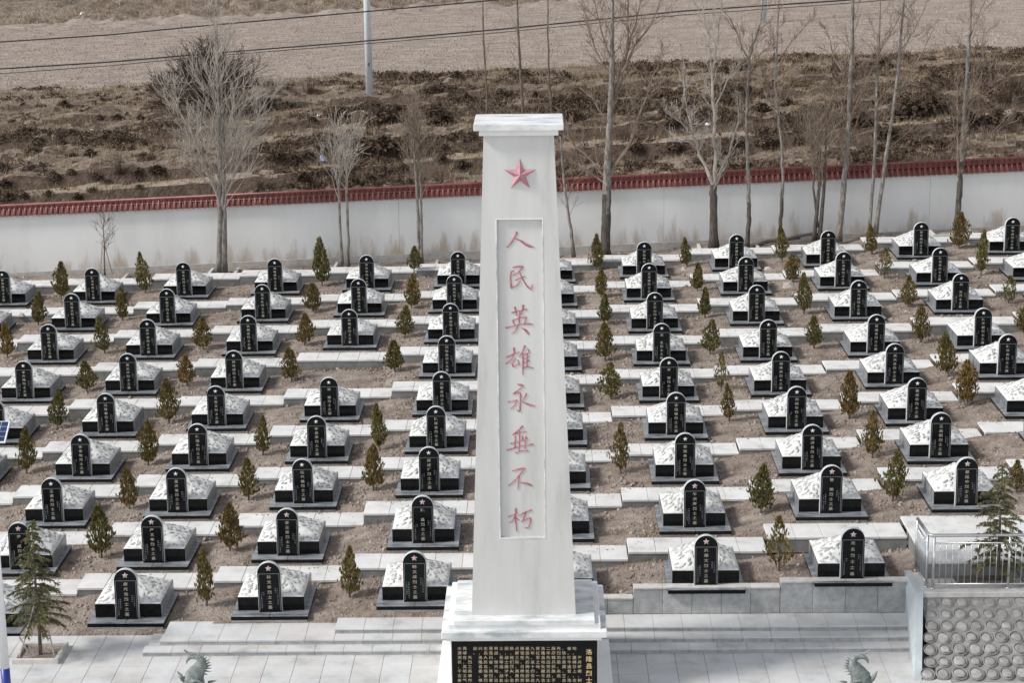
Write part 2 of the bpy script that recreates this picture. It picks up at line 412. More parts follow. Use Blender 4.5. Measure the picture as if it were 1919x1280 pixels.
# retaining wall of granite blocks under the two front right graves
def wall_run(px0, px1, ztop, label):
    x0, x1 = at_y(px0, 1120, Y_PB).x, at_y(px1, 1120, Y_PB).x
    n = max(1, round((x1 - x0) / .72)); w = (x1 - x0) / n
    e = link('retaining_wall', None, loc=(x0, Y_PB, .40), label=label, cat='wall')
    for k in range(n):
        b = MB().bbox(.003, w - .003, .012 + rng.uniform(0, .008), .26, .002, ztop - .445, .008).mesh('wall_block', M_wallstone)
        link('wall_block', b, e, (k * w, 0, 0))
        q = MB().bbox(.002, w - .002, 0, .28, ztop - .443, ztop - .40, .006).mesh('coping_slab', M_kerb)
        link('coping_slab', q, e, (k * w, 0, 0))
wall_run(1090, 1186.5, at_y(1170, 1121, Y_PB).z, 'low stretch of grey granite wall just right of the monument')
wall_run(1187, 1462, at_y(1330, 1101, Y_PB).z, 'grey granite block wall under the front grave right of the monument')
wall_run(1462.6, 1706, at_y(1540, 1089.5, Y_PB).z, 'higher grey granite block wall under the rightmost front grave')

# ------------------------------------------------------------------ graves
def star_mesh(name, R, d, m, r0=.382, ridge=True):
    b = MB(); vs = []
    for k in range(10):
        a = math.pi / 2 + k * math.pi / 5
        q = R if k % 2 == 0 else R * r0
        vs.append((q * math.cos(a), 0, q * math.sin(a)))
    vs.append((0, -d, 0))
    b.add(vs, [(k, (k + 1) % 10, 10) for k in range(10)])
    return b.mesh(name, m)
_fc = bpy.data.curves.new('glyph', 'FONT'); _fc.resolution_u = 1; _fc.offset = .012
_fo = bpy.data.objects.new('glyph', _fc); COL.objects.link(_fo)
_gl = {}
def glyph(ch):
    if ch not in _gl:
        _fc.body = ch
        dg = bpy.context.evaluated_depsgraph_get(); dg.update()
        me = bpy.data.meshes.new_from_object(_fo.evaluated_get(dg))
        vs = [(v.co.x - .5, v.co.y - .38) for v in me.vertices]
        fs = [tuple(reversed(p.vertices)) if p.normal.z < 0 else tuple(p.vertices) for p in me.polygons]
        bpy.data.meshes.remove(me)
        _gl[ch] = (vs, fs)
    return _gl[ch]
def put_char(b, ch, x, z, s, y=0.0, sx=1.15):
    if ch in ' 　': return
    vs, fs = glyph(ch)
    b.add([(x + u * s * sx, y, z + v * s) for u, v in vs], fs)
SW, SH, ST = .292, 1.317, .125
def arch(w, h, n=14):
    z = h - w
    return [(-w, 0), (w, 0)] + [(w * math.cos(t), z + w * math.sin(t)) for t in [math.pi * k / n for k in range(n + 1)]]
def headstone_mesh():
    b = MB(); bev = .007
    o = arch(SW, SH); i = [(x * (1 - bev / SW), bev + z * (1 - 2 * bev / SH) if z else .0) for x, z in o]
    n = len(o)
    vs = [(x, 0, z) for x, z in i] + [(x, bev, z) for x, z in o] + [(x, ST, z) for x, z in o]
    b.add(vs[:n], [tuple(range(n))], 0)
    f1 = [(k, (k + 1) % n, n + (k + 1) % n, n + k) for k in range(n)]
    f2 = [(n + k, n + (k + 1) % n, 2 * n + (k + 1) % n, 2 * n + k) for k in range(n)]
    b.v = []; b.f = []; b.mi = []
    b.add(vs, [tuple(range(n))] + [tuple(reversed(range(2 * n, 3 * n)))], 0)
    b.f += [tuple(reversed(f)) for f in f1 + f2]; b.mi += [1] * (2 * n)
    # front/back orientation is fixed by recalculation below
    me = b.mesh('headstone', [M_face, M_edge])
    import bmesh
    bm = bmesh.new(); bm.from_mesh(me); bmesh.ops.recalc_face_normals(bm, faces=bm.faces); bm.to_mesh(me); bm.free()
    return me
ME_head = headstone_mesh()
def frame_mesh():
    b = MB(); t = .0045; y0, y1 = -.0025, .002
    xx = SW - .034
    b.box(-xx, xx, y0, y1, 1.008, 1.008 + 2 * t)
    b.box(-xx, -xx + 2 * t, y0, y1, .05, 1.006); b.box(xx - 2 * t, xx, y0, y1, .05, 1.006)
    return b.mesh('border_line', M_paletext)
ME_frame = frame_mesh()
ME_star_w = star_mesh('star', .068, .012, M_white_star)
ME_star_p = star_mesh('star', .064, .016, M_pink_star)
def rim_star():
    b = MB(); vs = []
    for k in range(10):
        a = math.pi / 2 + k * math.pi / 5
        q = .080 if k % 2 == 0 else .035
        vs.append((q * math.cos(a), 0, q * math.sin(a)))
    vs.append((0, 0, 0))
    b.add(vs, [(k, (k + 1) % 10, 10) for k in range(10)])
    return b.mesh('star_rim', M_white_star)
ME_star_rim = rim_star()
_b = MB().bbox(-.83, .83, 0, 1.70, 0, .352, .008)
_b.mi[3] = _b.mi[7] = 1                          # flanks greyed for dust and the light on them, polished front
ME_block = _b.mesh('grave_base', [M_granite, M_plinth])
def ledge(x0, x1):
    b = MB().bbox(x0, x1, -.27, 1.88, -.105, 0, .008)
    b.mi = [0] * 9 + [1] * (len(b.f) - 9)          # sides polished, top greyed for dust and painted sky reflection
    return b.mesh('plinth_slab', [M_granite, M_plinth])
ME_ledge, ME_ledge2 = ledge(-.955, -.003), ledge(.003, .955)
ME_foot = MB().box(-.93, .93, -.245, 1.86, -.33, -.107).mesh('footing', M_concrete)
ME_foot_s = MB().box(-.93, .93, .0, 1.86, -.33, -.107).mesh('footing', M_concrete)
HW, HD, HP = .822, .842, .47
def mound_h(u, v):
    m = (abs(u) ** 5 + abs(v) ** 5) ** (1 / 5)
    m = min(m, 1.0)
    return .024 + HP * (1 - m) ** .90 * (1 + .10 * (1 - m))
def mound_mesh(seed):
    b = MB(); N = 20; vs = []; r_ = random.Random(seed)
    for j in range(N + 1):
        for i in range(N + 1):
            u, v = -1 + 2 * i / N, -1 + 2 * j / N
            h = mound_h(u, v)
            edge = min(1, (1 - max(abs(u), abs(v))) * 5)
            h += edge * (.03 * nz3(u * 4 + seed * 7, v * 4) + .012 * nz3(u * 11, v * 11, seed))
            vs.append((u * HW, v * HD, h))
    fs = [(j * (N + 1) + i, j * (N + 1) + i + 1, (j + 1) * (N + 1) + i + 1, (j + 1) * (N + 1) + i) for j in range(N) for i in range(N)]
    b.add(vs, fs)
    ring = [i for i in range(N + 1)] + [(j + 1) * (N + 1) - 1 for j in range(1, N + 1)] + [N * (N + 1) + i for i in range(N - 1, -1, -1)] + [j * (N + 1) for j in range(N - 1, 0, -1)]
    n0 = len(b.v)
    b.v += [(b.v[i][0], b.v[i][1], -.012) for i in ring]
    L = len(ring)
    for k in range(L):
        b.f.append((ring[(k + 1) % L], ring[k], n0 + k, n0 + (k + 1) % L)); b.mi.append(0)
    return b.mesh('mound', M_mortar, True)
def stone_shape(b, c, ax, ay, nrm, a, w, h, r_):
    n = 7; vs = []
    for ring_, (k1, hh) in enumerate(((1.0, -.25), (.92, .35), (.55, .9))):
        for k in range(n):
            t = 2 * math.pi * k / n + ring_ * .2
            q = k1 * (1 + (r_.random() - .5) * .28)
            vs.append(c + ax * (a * q * math.cos(t)) + ay * (w * q * math.sin(t)) + nrm * (h * hh))
    vs.append(c + nrm * h)
    fs = []
    for L in (0, n):
        for k in range(n):
            fs.append((L + k, L + (k + 1) % n, L + n + (k + 1) % n, L + n + k))
    fs += [(2 * n + k, 2 * n + (k + 1) % n, 3 * n) for k in range(n)]
    b.add(vs, fs)
def mound_stones(seed):
    r_ = random.Random(seed * 13 + 1); out = []; tries = 0
    while len(out) < 105 and tries < 9000:
        tries += 1
        u, v = r_.uniform(-.9, .9), r_.uniform(-.93, .9)
        a, w = r_.uniform(.045, .105), r_.uniform(.030, .052)
        x, y = u * HW, v * HD
        if any((x - q[0]) ** 2 + ((y - q[1]) * 1.15) ** 2 < (.62 * (a + q[2]) + .30 * (w + q[3])) ** 2 * .62 for q in out): continue
        out.append((x, y, a, w, r_.random(), r_.random()))
    ms = []
    for x, y, a, w, t1, t2 in out:
        u, v = x / HW, y / HD; d = .01
        h = mound_h(u, v)
        nx = -(mound_h(u + d, v) - mound_h(u - d, v)) / (2 * d * HW); ny = -(mound_h(u, v + d) - mound_h(u, v - d)) / (2 * d * HD)
        nrm = Vector((nx, ny, 1)).normalized()
        down = Vector((nx, ny, 0))
        down = down - nrm * down.dot(nrm)
        if down.length < 1e-3: down = Vector((1, 0, 0))
        down.normalize()
        side = nrm.cross(down)
        th = (t1 - .5) * 1.4
        ax = down * math.cos(th) + side * math.sin(th); ay = nrm.cross(ax)
        b = MB(); stone_shape(b, Vector((x, y, h + .004)), ax, ay, nrm, a, w, .012 + .016 * t2, r_)
        ms.append(b)
    return ms
NV = 6
ME_mound = [mound_mesh(k) for k in range(NV)]
STONES = [mound_stones(k) for k in range(NV)]
ME_cob_join = []
ME_cob = []
for k in range(NV):
    b = MB()
    for q in STONES[k]: b.add(q.v, q.f)
    ME_cob_join.append(b.mesh('cobbles', M_cobble, True))
    ME_cob.append([q.mesh('cobblestone', M_cobble, True) for q in STONES[k]])

NAMES = {'A1': '韩文成', 'A2': '陈　昌', 'A3': '邸成巧', 'A4': '陈廷会', 'A5': '刘银忠', 'A6': '刘怡全', 'A7': '潘春成', 'A8': '杨典文', 'A9': '王之华',
 'B1': '孙文华', 'B2': '李正芳', 'B3': '饶代雄', 'B4': '李昌荣', 'B5': '徐　雄', 'B6': '王凤成', 'B7': '孙明正', 'B8': '彭朝成', 'B9': '周光华',
 'C1': '唐光浩', 'C2': '严文孝', 'C3': '温尧培', 'C4': '陈国永', 'C5': '王哲文', 'C6': '何怀成', 'C7': '余朝发', 'C8': '张文久', 'C9': '刘祖林',
 'D2': '罗　成', 'D3': '王道先', 'D4': '李李牧', 'D5': '冯怀春', 'D6': '袁正海', 'D7': '余海龙', 'D8': '李祖宁', 'D9': '李文光',
 'E6': '李万陆', 'E7': '阮荣成', 'E8': '何祖文', 'E9': '陈玉华', 'F9': '李洪成',
 'H1': '巩德文', 'H2': '牛洪康', 'H3': '郭廷会', 'H4': '李阳银', 'H5': '李　银', 'H6': '史　名', 'H7': '王正山', 'H8': '王玉根', 'H9': '周绍贵',
 'I1': '无名', 'I2': '黎　荣', 'I3': '唐济良', 'I4': '刘绮华', 'I5': '胡怀宗', 'I6': '魏启信', 'I7': '刘武修', 'I8': '王怀光', 'I9': '曾成福',
 'J2': '郭廷中', 'J3': '王启明', 'J4': '黄成华', 'J5': '吴天全', 'J6': '邱国安', 'J7': '郑元成', 'J8': '陈洪根', 'J9': '聂成立',
 'K5': '陈华安', 'K6': '陈海顺', 'K7': '刘　云', 'K8': '陈世金', 'K9': '张合明', 'L9': '李守成'}
DATES = [('一九三五年五月生', '四川省人', '一九五九年牺牲', '中国人民解放军战士'),
         ('一九二八年十月出生', '甘肃人', '一九六零年四月牺牲', '战士'),
         ('一九三七年生', '河南省人', '一九五八年八月牺牲', '西藏军区战士')]
ME_dates = []
for a, b_, c_, d_ in DATES:
    b = MB()
    for col, x in ((a, .200), (b_, .148), (d_, -.150), (c_, -.202)):
        top = .62 if x > 0 else .52
        for k, ch in enumerate(col): put_char(b, ch, x, top - k * .050, .036, sx=1.0)
    ME_dates.append(b.mesh('side_inscription', M_paletext))
LETS = {v: k for k, v in LET.items()}
def col_phrase(c):
    return '%s column %s of monument' % (ORD[abs(c) - 1], 'left' if c < 0 else 'right')
for (c, r), p in sorted(POS.items()):
    key = LETS[c] + str(r + 1)
    front = r < 2
    lab = ('black grave with cobbled mound, %s row from front, %s' % (ORD[r], col_phrase(c))) if c else 'black grave half hidden behind the monument, %s row from the front' % ORD[r]
    g = link('grave', None, loc=p, rot=(0, 0, rng.gauss(0, .007)), label=lab, cat='grave', group='black granite graves with cobbled mounds')
    var = rng.randrange(NV)
    link('plinth_slab', ME_ledge, g); link('plinth_slab', ME_ledge2, g)
    link('footing', ME_foot_s if r == 0 and c > 0 else ME_foot, g)
    link('grave_base', ME_block, g, (0, .13, .002))
    mo = link('mound', ME_mound[var], g, (0, .13 + .85, .352), None, (1, 1, rng.uniform(.86, 1.08)))
    if r == 0 and c in (-2, -1, 2):
        for q in ME_cob[var]: link('cobblestone', q, mo)
    else:
        link('cobbles', ME_cob_join[var], mo, kind='stuff')
    h = link('headstone', ME_head, g, (0, 0, .002), (rng.gauss(0, .004), rng.gauss(0, .005), 0))
    link('border_line', ME_frame, h)
    pink = r < 2 or (c, r) in ((2, 1), (3, 1), (-2, 1))
    if pink:
        link('star_rim', ME_star_rim, h, (0, -.0035, 1.155)); link('star', ME_star_p, h, (0, -.005, 1.155))
    else:
        link('star', ME_star_w, h, (0, -.003, 1.155))
    nm = NAMES.get(key)
    if nm:
        b = MB()
        txt = nm + '烈士之墓'
        pitch = .80 / (len(txt) - 1)
        for k, ch in enumerate(txt): put_char(b, ch, 0, .93 - k * pitch, .096)
        link('inscription', b.mesh('inscription', M_gold), h, (0, -.004, 0), kind='stuff')
    link('side_inscription', ME_dates[rng.randrange(3)], h, (0, -.004, 0), kind='stuff')

# ------------------------------------------------------------------ monument
YF = 41.9
z1 = at_y(982, 1185, YF).z
z2, z3 = z1 + .135, z1 + .235
Y2, Y3 = at_z(982, 1170, z2).y, at_z(982, 1163, z3).y
YS = at_z(982, 1153, z3).y
B1, B2, B3 = YF + 2.95, YF + 2.85, YF + 2.70
MX = at_y(982.3, 1187, YF).x
def hw(pa, pb, py, Y): return (at_y(pb, py, Y).x - at_y(pa, py, Y).x) / 2
w1, w2, w3 = hw(827.5, 1138, 1190, YF), hw(840, 1127, 1175, Y2), hw(847.5, 1113.5, 1165, Y3)
mon = link('monument', None, loc=(MX, YF, 0), label='tall white marble monument pillar with red star and carved red characters', cat='monument')
def part(name, b, m, par=mon, smooth=False, **k): return link(name, b.mesh(name, m, smooth), par, **k)
LO = Vector((MX, YF, 0))
def L(v): return Vector(v) - LO
dw = hw(845.5, 1121.5, 1215, YF + .12)
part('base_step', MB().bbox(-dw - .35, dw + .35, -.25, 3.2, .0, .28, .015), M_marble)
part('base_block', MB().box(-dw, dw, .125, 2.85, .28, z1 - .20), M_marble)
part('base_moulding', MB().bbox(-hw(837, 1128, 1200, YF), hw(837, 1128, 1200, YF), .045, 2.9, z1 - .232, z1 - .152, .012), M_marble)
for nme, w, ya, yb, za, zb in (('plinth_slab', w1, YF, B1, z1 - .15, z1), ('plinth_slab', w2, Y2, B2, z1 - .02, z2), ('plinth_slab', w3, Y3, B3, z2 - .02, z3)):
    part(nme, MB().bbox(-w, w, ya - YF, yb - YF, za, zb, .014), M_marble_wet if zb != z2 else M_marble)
# shaft with a sunk panel in its leaning front
LEAN = .020
def on_front(px, py, off=0.0):
    y = YS
    for _ in range(12):
        p = at_y(px, py, y)
        y = YS + off + LEAN * (p.z - z3)
    return at_y(px, py, y)
zt = on_front(971, 251).z
sb0, sb1 = on_front(884.7, 1152.5), on_front(1079.5, 1152.5)
st0, st1 = on_front(905.5, 251), on_front(1037.5, 251)
mxb, mxt = (sb0.x + sb1.x) / 2, (st0.x + st1.x) / 2
hb, ht = (sb1.x - sb0.x) / 2, (st1.x - st0.x) / 2
MC = (mxb + mxt) / 2
DB, DT = 1.72, 1.34
yt = YS + LEAN * (zt - z3)
def FR(x, z): return Vector((x, YS + LEAN * (z - z3), z))
r_bl, r_br, r_tr, r_tl = on_front(937, 1008), on_front(1019.5, 1008), on_front(1016.5, 411.5), on_front(932.5, 411.5)
rw = ((r_br.x - r_bl.x) + (r_tr.x - r_tl.x)) / 4
rc = (r_bl.x + r_br.x + r_tl.x + r_tr.x) / 4
zb_, zt_ = (r_bl.z + r_br.z) / 2, (r_tl.z + r_tr.z) / 2
REC = Vector((0, .075, 0))
b = MB()
fb = [FR(MC - hb, z3), FR(MC + hb, z3), FR(MC + ht, zt), FR(MC - ht, zt)]
rr_ = [FR(rc - rw, zb_), FR(rc + rw, zb_), FR(rc + rw, zt_), FR(rc - rw, zt_)]
ri = [p + REC for p in rr_]
bk = [Vector((MC - hb, YS + DB, z3)), Vector((MC + hb, YS + DB, z3)), Vector((MC + ht, yt + DT, zt)), Vector((MC - ht, yt + DT, zt))]
vs = [L(p) for p in fb + rr_ + ri + bk]
fs = [(0, 1, 5, 4), (1, 2, 6, 5), (2, 3, 7, 6), (3, 0, 4, 7), (4, 5, 9, 8), (5, 6, 10, 9), (6, 7, 11, 10), (7, 4, 8, 11), (8, 9, 10, 11),
      (1, 13, 14, 2), (13, 12, 15, 14), (12, 0, 3, 15), (3, 2, 14, 15), (0, 12, 13, 1)]
b.add(vs, fs)
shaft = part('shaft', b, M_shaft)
# fine fillet round the sunk panel
b = MB()
def fil(p, q):
    d = (q - p).normalized(); s_ = Vector((d.z, 0, -d.x)) * .011; o_ = Vector((0, -.006, 0))
    b.add([L(p - s_), L(q - s_), L(q + s_), L(p + s_), L(p - s_ + o_), L(q - s_ + o_), L(q + s_ + o_), L(p + s_ + o_)],
          [(0, 1, 2, 3), (7, 6, 5, 4), (0, 4, 5, 1), (1, 5, 6, 2), (2, 6, 7, 3), (3, 7, 4, 0)])
o1 = .016
e_ = [FR(rc - rw - o1, zb_ - o1), FR(rc + rw + o1, zb_ - o1), FR(rc + rw + o1, zt_ + o1), FR(rc - rw - o1, zt_ + o1)]
for k in range(4): fil(e_[k], e_[(k + 1) % 4])
part('panel_border', b, M_marble_wet, shaft)
# capital
cl0, cl1 = at_y(898, 246, yt - .1).x, at_y(1046.5, 246, yt - .1).x
cu0, cu1 = at_y(887, 236, yt - .2).x, at_y(1056, 236, yt - .2).x
cw, uw = (cl1 - cl0) / 2, (cu1 - cu0) / 2
part('cap_moulding', MB().bbox(MC - MX - cw, MC - MX + cw, yt - YF - .10, yt - YF + DT + .10, zt - .02, zt + .105, .01), M_marble)
b = MB(); t_ = .045
x0, x1, y0, y1 = MC - MX - uw, MC - MX + uw, yt - YF - .20, yt - YF + DT + .22
za, zb = zt + .105, zt + .240
b.bbox(x0, x1, y0, y1, za, zb, .012)
part('cap', b, M_marble_wet)
sp = on_front(974.5, 327)
sR = .36
link('star', star_mesh('star', sR, .13, M_star_red), mon, L(sp) + Vector((0, -.004, 0)), (math.atan(-LEAN), 0, 0))

# brush characters, each stroke a tapered ridge:  x,y in 4.267 x photo pixels from (930,420) / (930,710)
BRUSH = [('人', 420, ['165,60,16 150,95,15 120,145,13 85,185,11', '150,115,7 190,127,12 235,160,20 268,176,18 305,183,3']),
 ('民', 420, ['130,345,8 170,335,14 210,337,18', '212,340,14 188,372,9 130,410,6', '140,370,8 118,374,11 112,430,11 118,510,15', '118,508,14 160,490,8 192,455,5', '148,446,8 190,428,8 232,415,6', '185,385,8 205,430,9 240,490,11 276,522,14', '276,522,10 286,480,3']),
 ('英', 420, ['120,706,12 180,692,9 243,680,11', '146,660,14 155,690,9 162,730,6', '212,644,20 213,670,13 195,725,6', '130,766,8 180,750,8 238,740,10', '130,766,9 142,802,7', '238,740,12 224,792,7', '75,830,15 130,815,10 200,798,9 265,797,14 292,800,8', '186,702,8 182,790,11 155,850,9 120,873,4', '205,830,7 232,845,16 250,868,19 262,884,6']),
 ('雄', 420, ['80,1066,13 130,1042,9 185,1020,6', '140,986,15 142,1040,10 112,1090,9 75,1120,5', '152,1068,9 122,1115,9 138,1142,10', '138,1142,10 182,1104,6', '172,1084,7 184,1126,11', '228,970,15 214,1012,10 180,1062,5', '212,1030,9 213,1120,13 210,1180,9 210,1206,3', '250,998,8 264,1016,14', '214,1047,8 265,1026,12', '216,1080,8 262,1058,10', '216,1110,8 265,1090,11', '214,1152,9 250,1138,9 292,1150,12', '248,1030,7 244,1144,7']),
 ('永', 710, ['168,42,8 188,46,15 214,56,19', '208,60,10 180,86,8 136,116,6', '134,122,9 165,110,9 194,114,13 191,180,11 188,255,13', '188,262,12 164,250,4', '94,186,9 130,178,9 166,168,9', '166,168,11 150,205,9 112,242,4', '240,115,12 226,150,9 196,184,5', '192,178,6 240,198,11 280,212,18 310,216,6']),
 ('垂', 710, ['212,378,18 178,410,11 130,446,6', '130,446,9 185,430,9 236,420,10', '186,418,9 184,500,11 180,584,10', '116,520,12 150,508,8 250,478,8', '84,572,15 140,555,9 200,535,9 294,522,13', '150,458,11 148,548,11', '236,460,12 226,560,10', '206,455,6 212,500,9', '150,592,13 190,578,9 252,572,11']),
 ('不', 710, ['128,735,9 180,722,11 226,714,16', '226,718,13 182,772,10 140,820,8 98,858,5', '180,774,10 178,830,12 170,884,4', '192,828,7 240,836,12 272,848,17 290,858,6']),
 ('朽', 710, ['98,1106,12 140,1084,10 172,1068,6', '156,1034,15 152,1090,11 154,1140,11 162,1218,6', '152,1092,9 130,1138,8 104,1152,4', '156,1112,7 184,1132,9', '176,1096,8 230,1066,9 282,1048,12', '238,1064,9 212,1128,9 204,1144,8', '204,1140,8 268,1108,10 276,1126,14 256,1192,12 224,1190,4'])]
K = 300 / 1280.0
for ch, oy_, strokes in BRUSH:
    b = MB()
    for s_ in strokes:
        P_ = []
        for t in s_.split():
            x, y, w = map(float, t.split(','))
            P_.append((on_front(930 + x * K, oy_ + y * K, .075), w * K / 86 * .60))
        # resample
        Q = []
        for i in range(len(P_) - 1):
            for k in range(5):
                t = k / 5
                Q.append((P_[i][0].lerp(P_[i + 1][0], t), P_[i][1] * (1 - t) + P_[i + 1][1] * t))
        Q.append(P_[-1])
        # smooth
        for _ in range(2):
            Q = [Q[0]] + [((Q[i - 1][0] + Q[i][0] * 2 + Q[i + 1][0]) / 4, Q[i][1]) for i in range(1, len(Q) - 1)] + [Q[-1]]
        vs = []; n = len(Q)
        for i, (p, w) in enumerate(Q):
            d = Q[min(i + 1, n - 1)][0] - Q[max(i - 1, 0)][0]
            s2 = Vector((d.z, 0, -d.x)).normalized() * w
            vs += [L(p + s2 + Vector((0, .003, 0))), L(p + s2 * .85 + Vector((0, -.010, 0))), L(p + Vector((0, -.018 - .12 * w, 0))), L(p - s2 * .85 + Vector((0, -.010, 0))), L(p - s2 + Vector((0, .003, 0)))]
        fs = [(i * 5 + k, i * 5 + k + 1, (i + 1) * 5 + k + 1, (i + 1) * 5 + k) for i in range(n - 1) for k in range(4)]
        fs += [(0, 1, 2, 3, 4), tuple((n - 1) * 5 + k for k in (4, 3, 2, 1, 0))]
        b.add(vs, fs)
    part('carved_character', b, M_carve, shaft)
# black plaque with gilded text
pw = hw(847.5, 1120.5, 1215, YF + .07)
plq = part('plaque', MB().bbox(-pw, pw, .075, .122, .34, z1 - .236, .006), M_panel)
YP = YF + .073
b = MB()
title = '洛隆县烈士陵园'
for k, ch in enumerate(title):
    p = at_y(820 + 1702 / 5.997, 1070 + (915 + 80 * k) / 5.997, YP); put_char(b, ch, p.x - MX, p.z, .142, -.0, 1.05)
link('plaque_title', b.mesh('plaque_title', M_gold2), plq, (0, YP - YF, 0), kind='stuff')
BODY = ['　　岁月峥嵘，树', '地，墓碑日上，古', '奋，忆今追昔，洛', '，饮水思源，来自', '先烈功勋，永远', '殷周镇兵民族，于', '二年先后党员战士', '洛隆县地处藏东古', '家红军之地，一九', '九年，以十四世达', '基层先后两批武装', '情谊在，日喀则党', '点燃之际，英勇的', '扬，他们烈火，全', '团，战士跋涉千山', '士，吾等追，战友', '转战，惊天地，泣', '落落归省，英烈事', '全县人民自强奋烈', '兴，洛隆县委，修', '励。', '　　先烈之英魂作', '英魂在，其明之气', '水源流长，千古奋']
b = MB()
for i, colt in enumerate(BODY):
    zx = 1597 - 58.7 * i
    for k, ch in enumerate(colt):
        p = at_y(820 + zx / 5.997, 1070 + (876 + 51.2 * k) / 5.997, YP); put_char(b, ch, p.x - MX, p.z, .088, 0, 1.05)
link('plaque_text', b.mesh('plaque_text', M_plaque_text), plq, (0, YP - YF, 0), kind='stuff')

# ------------------------------------------------------------------ raised platform at the right, railing
zP = 1.27
YPF = at_z(1716, 1110, zP).y                     # front edge of the platform top
YPB = at_z(1697, 1070, zP).y
XP = at_z(1719, 1111, zP).x
XPb = at_z(1697, 1070, zP).x
f0 = at_z(1713, 1278, 0.0)                       # foot of the sloping front
YF0, XF0 = f0.y, f0.x
pf = link('platform_wall', None, loc=(XP, YPF, 0), label='sloping wall of round grey stones set in render under the raised platform', cat='wall')
XE = 17.0
zc = zP - .13
run = YPF - YF0
b = MB()
prof = [(-run - .02, -.05), (-.01, zc), (2.2, zc), (2.2, -.05)]
b.add([(.1, y, z) for y, z in prof] + [(XE - XP, y, z) for y, z in prof], [(0, 1, 2, 3), (7, 6, 5, 4), (0, 4, 5, 1), (1, 5, 6, 2), (2, 6, 7, 3), (3, 7, 4, 0)])
part('render', b, M_mortar_grey, pf)
part('coping', MB().bbox(-.02, XE - XP, -.05, 1.4, zc + .002, zP, .012), M_kerb, pf)
b = MB()
dx, dxf = XPb - XP, XF0 - XP
pr_ = [(dxf, -run - .04, -.05), (-.03, -.06, zP + .006), (dx - .03, YPB - YPF, zP + .006), (dx, YPB - YPF, -.05)]
b.add(pr_ + [(x + .17, y, z) for x, y, z in pr_], [(0, 1, 2, 3), (7, 6, 5, 4), (0, 4, 5, 1), (1, 5, 6, 2), (2, 6, 7, 3), (3, 7, 4, 0)])
part('side_slab', b, M_bluestone, pf)
def disc_stone(seed):
    r_ = random.Random(seed); b = MB(); n = 14; vs = []
    jit = [1 + (r_.random() - .5) * .16 for _ in range(n)]
    flat = r_.random() < .6
    for k1, d in ((1.0, .05), (1.0, .010), (.94, -.006), (.55, -.012)):
        for k in range(n):
            t = 2 * math.pi * k / n
            zz = math.sin(t); zz = max(zz, -.76) if flat else zz
            vs.append((k1 * jit[k] * math.cos(t), d, k1 * jit[k] * zz))
    vs.append((0, -.013, 0))
    fs = []
    for q in range(3):
        for k in range(n): fs.append((q * n + k, q * n + (k + 1) % n, (q + 1) * n + (k + 1) % n, (q + 1) * n + k))
    fs += [(3 * n + k, 3 * n + (k + 1) % n, 4 * n) for k in range(n)]
    b.add(vs, fs)
    return b.mesh('round_stone', M_roundstone, True)
DS = [disc_stone(k) for k in range(6)]
ring_b = MB(); n = 20
for k in range(n):                                # lip of render raised round each stone
    t = 2 * math.pi * k / n
    for q, d in ((1.24, .004), (1.14, -.020), (1.07, -.018), (1.02, .03)):
        ring_b.v.append((q * math.cos(t), d, q * math.sin(t)))
for k in range(n):
    a_, c_ = k * 4, ((k + 1) % n) * 4
    for q in range(3): ring_b.f.append((a_ + q, c_ + q, c_ + q + 1, a_ + q + 1)); ring_b.mi.append(0)
ME_ring = ring_b.mesh('render_ring', M_mortar_grey, True)
rng = random.Random(12)
SL = math.hypot(run, zc); tilt = -math.atan2(run, zc)
for iy in range(7):
    s_ = SL - .20 - iy * .378
    x = .16 + rng.uniform(0, .10) + (dxf * (1 - s_ / SL))
    while x < 4.4:
        R_ = rng.uniform(.122, .155)
        o = link('round_stone', DS[rng.randrange(6)], pf, (x + R_, -run + run * s_ / SL, zc * s_ / SL + rng.uniform(-.012, .012)), (tilt, 0, 0), (R_, 1, R_ * rng.uniform(1.02, 1.14)))
        link('render_ring', ME_ring, o, (0, .0, 0))
        x += 2 * R_ + rng.uniform(.05, .10)
# walkway behind the railing, level with the path in front of the second row
zW = path_z(3, 1)
YW0, YW1 = at_z(1760, 1054, zW).y, row_y(1) - PATH_F - .003
xw0 = G_OX + 2.5 * G_DX
b = MB().box(xw0 + .03, XE, YW0 + .02, YW1, .2, zW - .05)
wk = link('walkway', b.mesh('walkway', M_riser), kind='structure', label='raised white stone walkway behind the railing', cat='walkway')
ny = 4
for iy in range(ny):
    ya, yb = YW0 + (YW1 - YW0) * iy / ny, YW0 + (YW1 - YW0) * (iy + 1) / ny
    for ix in range(7):
        b = MB().bbox(xw0 + ix * .9 + .003, xw0 + ix * .9 + .897, ya + .003, yb - .003, zW - .048, zW, .006)
        link('paving_slab', b.mesh('paving_slab', M_paving), wk)
# railing of steel tube
RH = at_y(1747.5, 1004, at_z(1747.5, 1104, zP).y).z - zP
rl = link('railing', None, loc=(XP, YPF, zP), label='stainless steel railing along the edge of the raised platform', cat='railing')
def cyl(p, q, r, n=8): return MB().tube([p, q], r, n)
def rail_part(name, p, q, r, n=8): link(name, cyl(p, q, r, n).mesh(name, M_steel, True), rl)
fx0 = at_z(1747.5, 1104, zP).x - XP; fy = at_z(1747.5, 1104, zP).y - YPF
sx0 = at_z(1735, 1101, zP).x - XP; sy0 = at_z(1735, 1101, zP).y - YPF
sx1 = at_z(1716, 1070, zP).x - XP; sy1 = at_z(1716, 1070, zP).y - YPF
fpost = at_z(1889, 1104, zP).x - XP
posts = [(fx0, fy), (fpost, fy), (fpost * 2 - fx0, fy), (fpost * 3 - fx0 * 2, fy), (sx0, sy0), (sx1, sy1)]
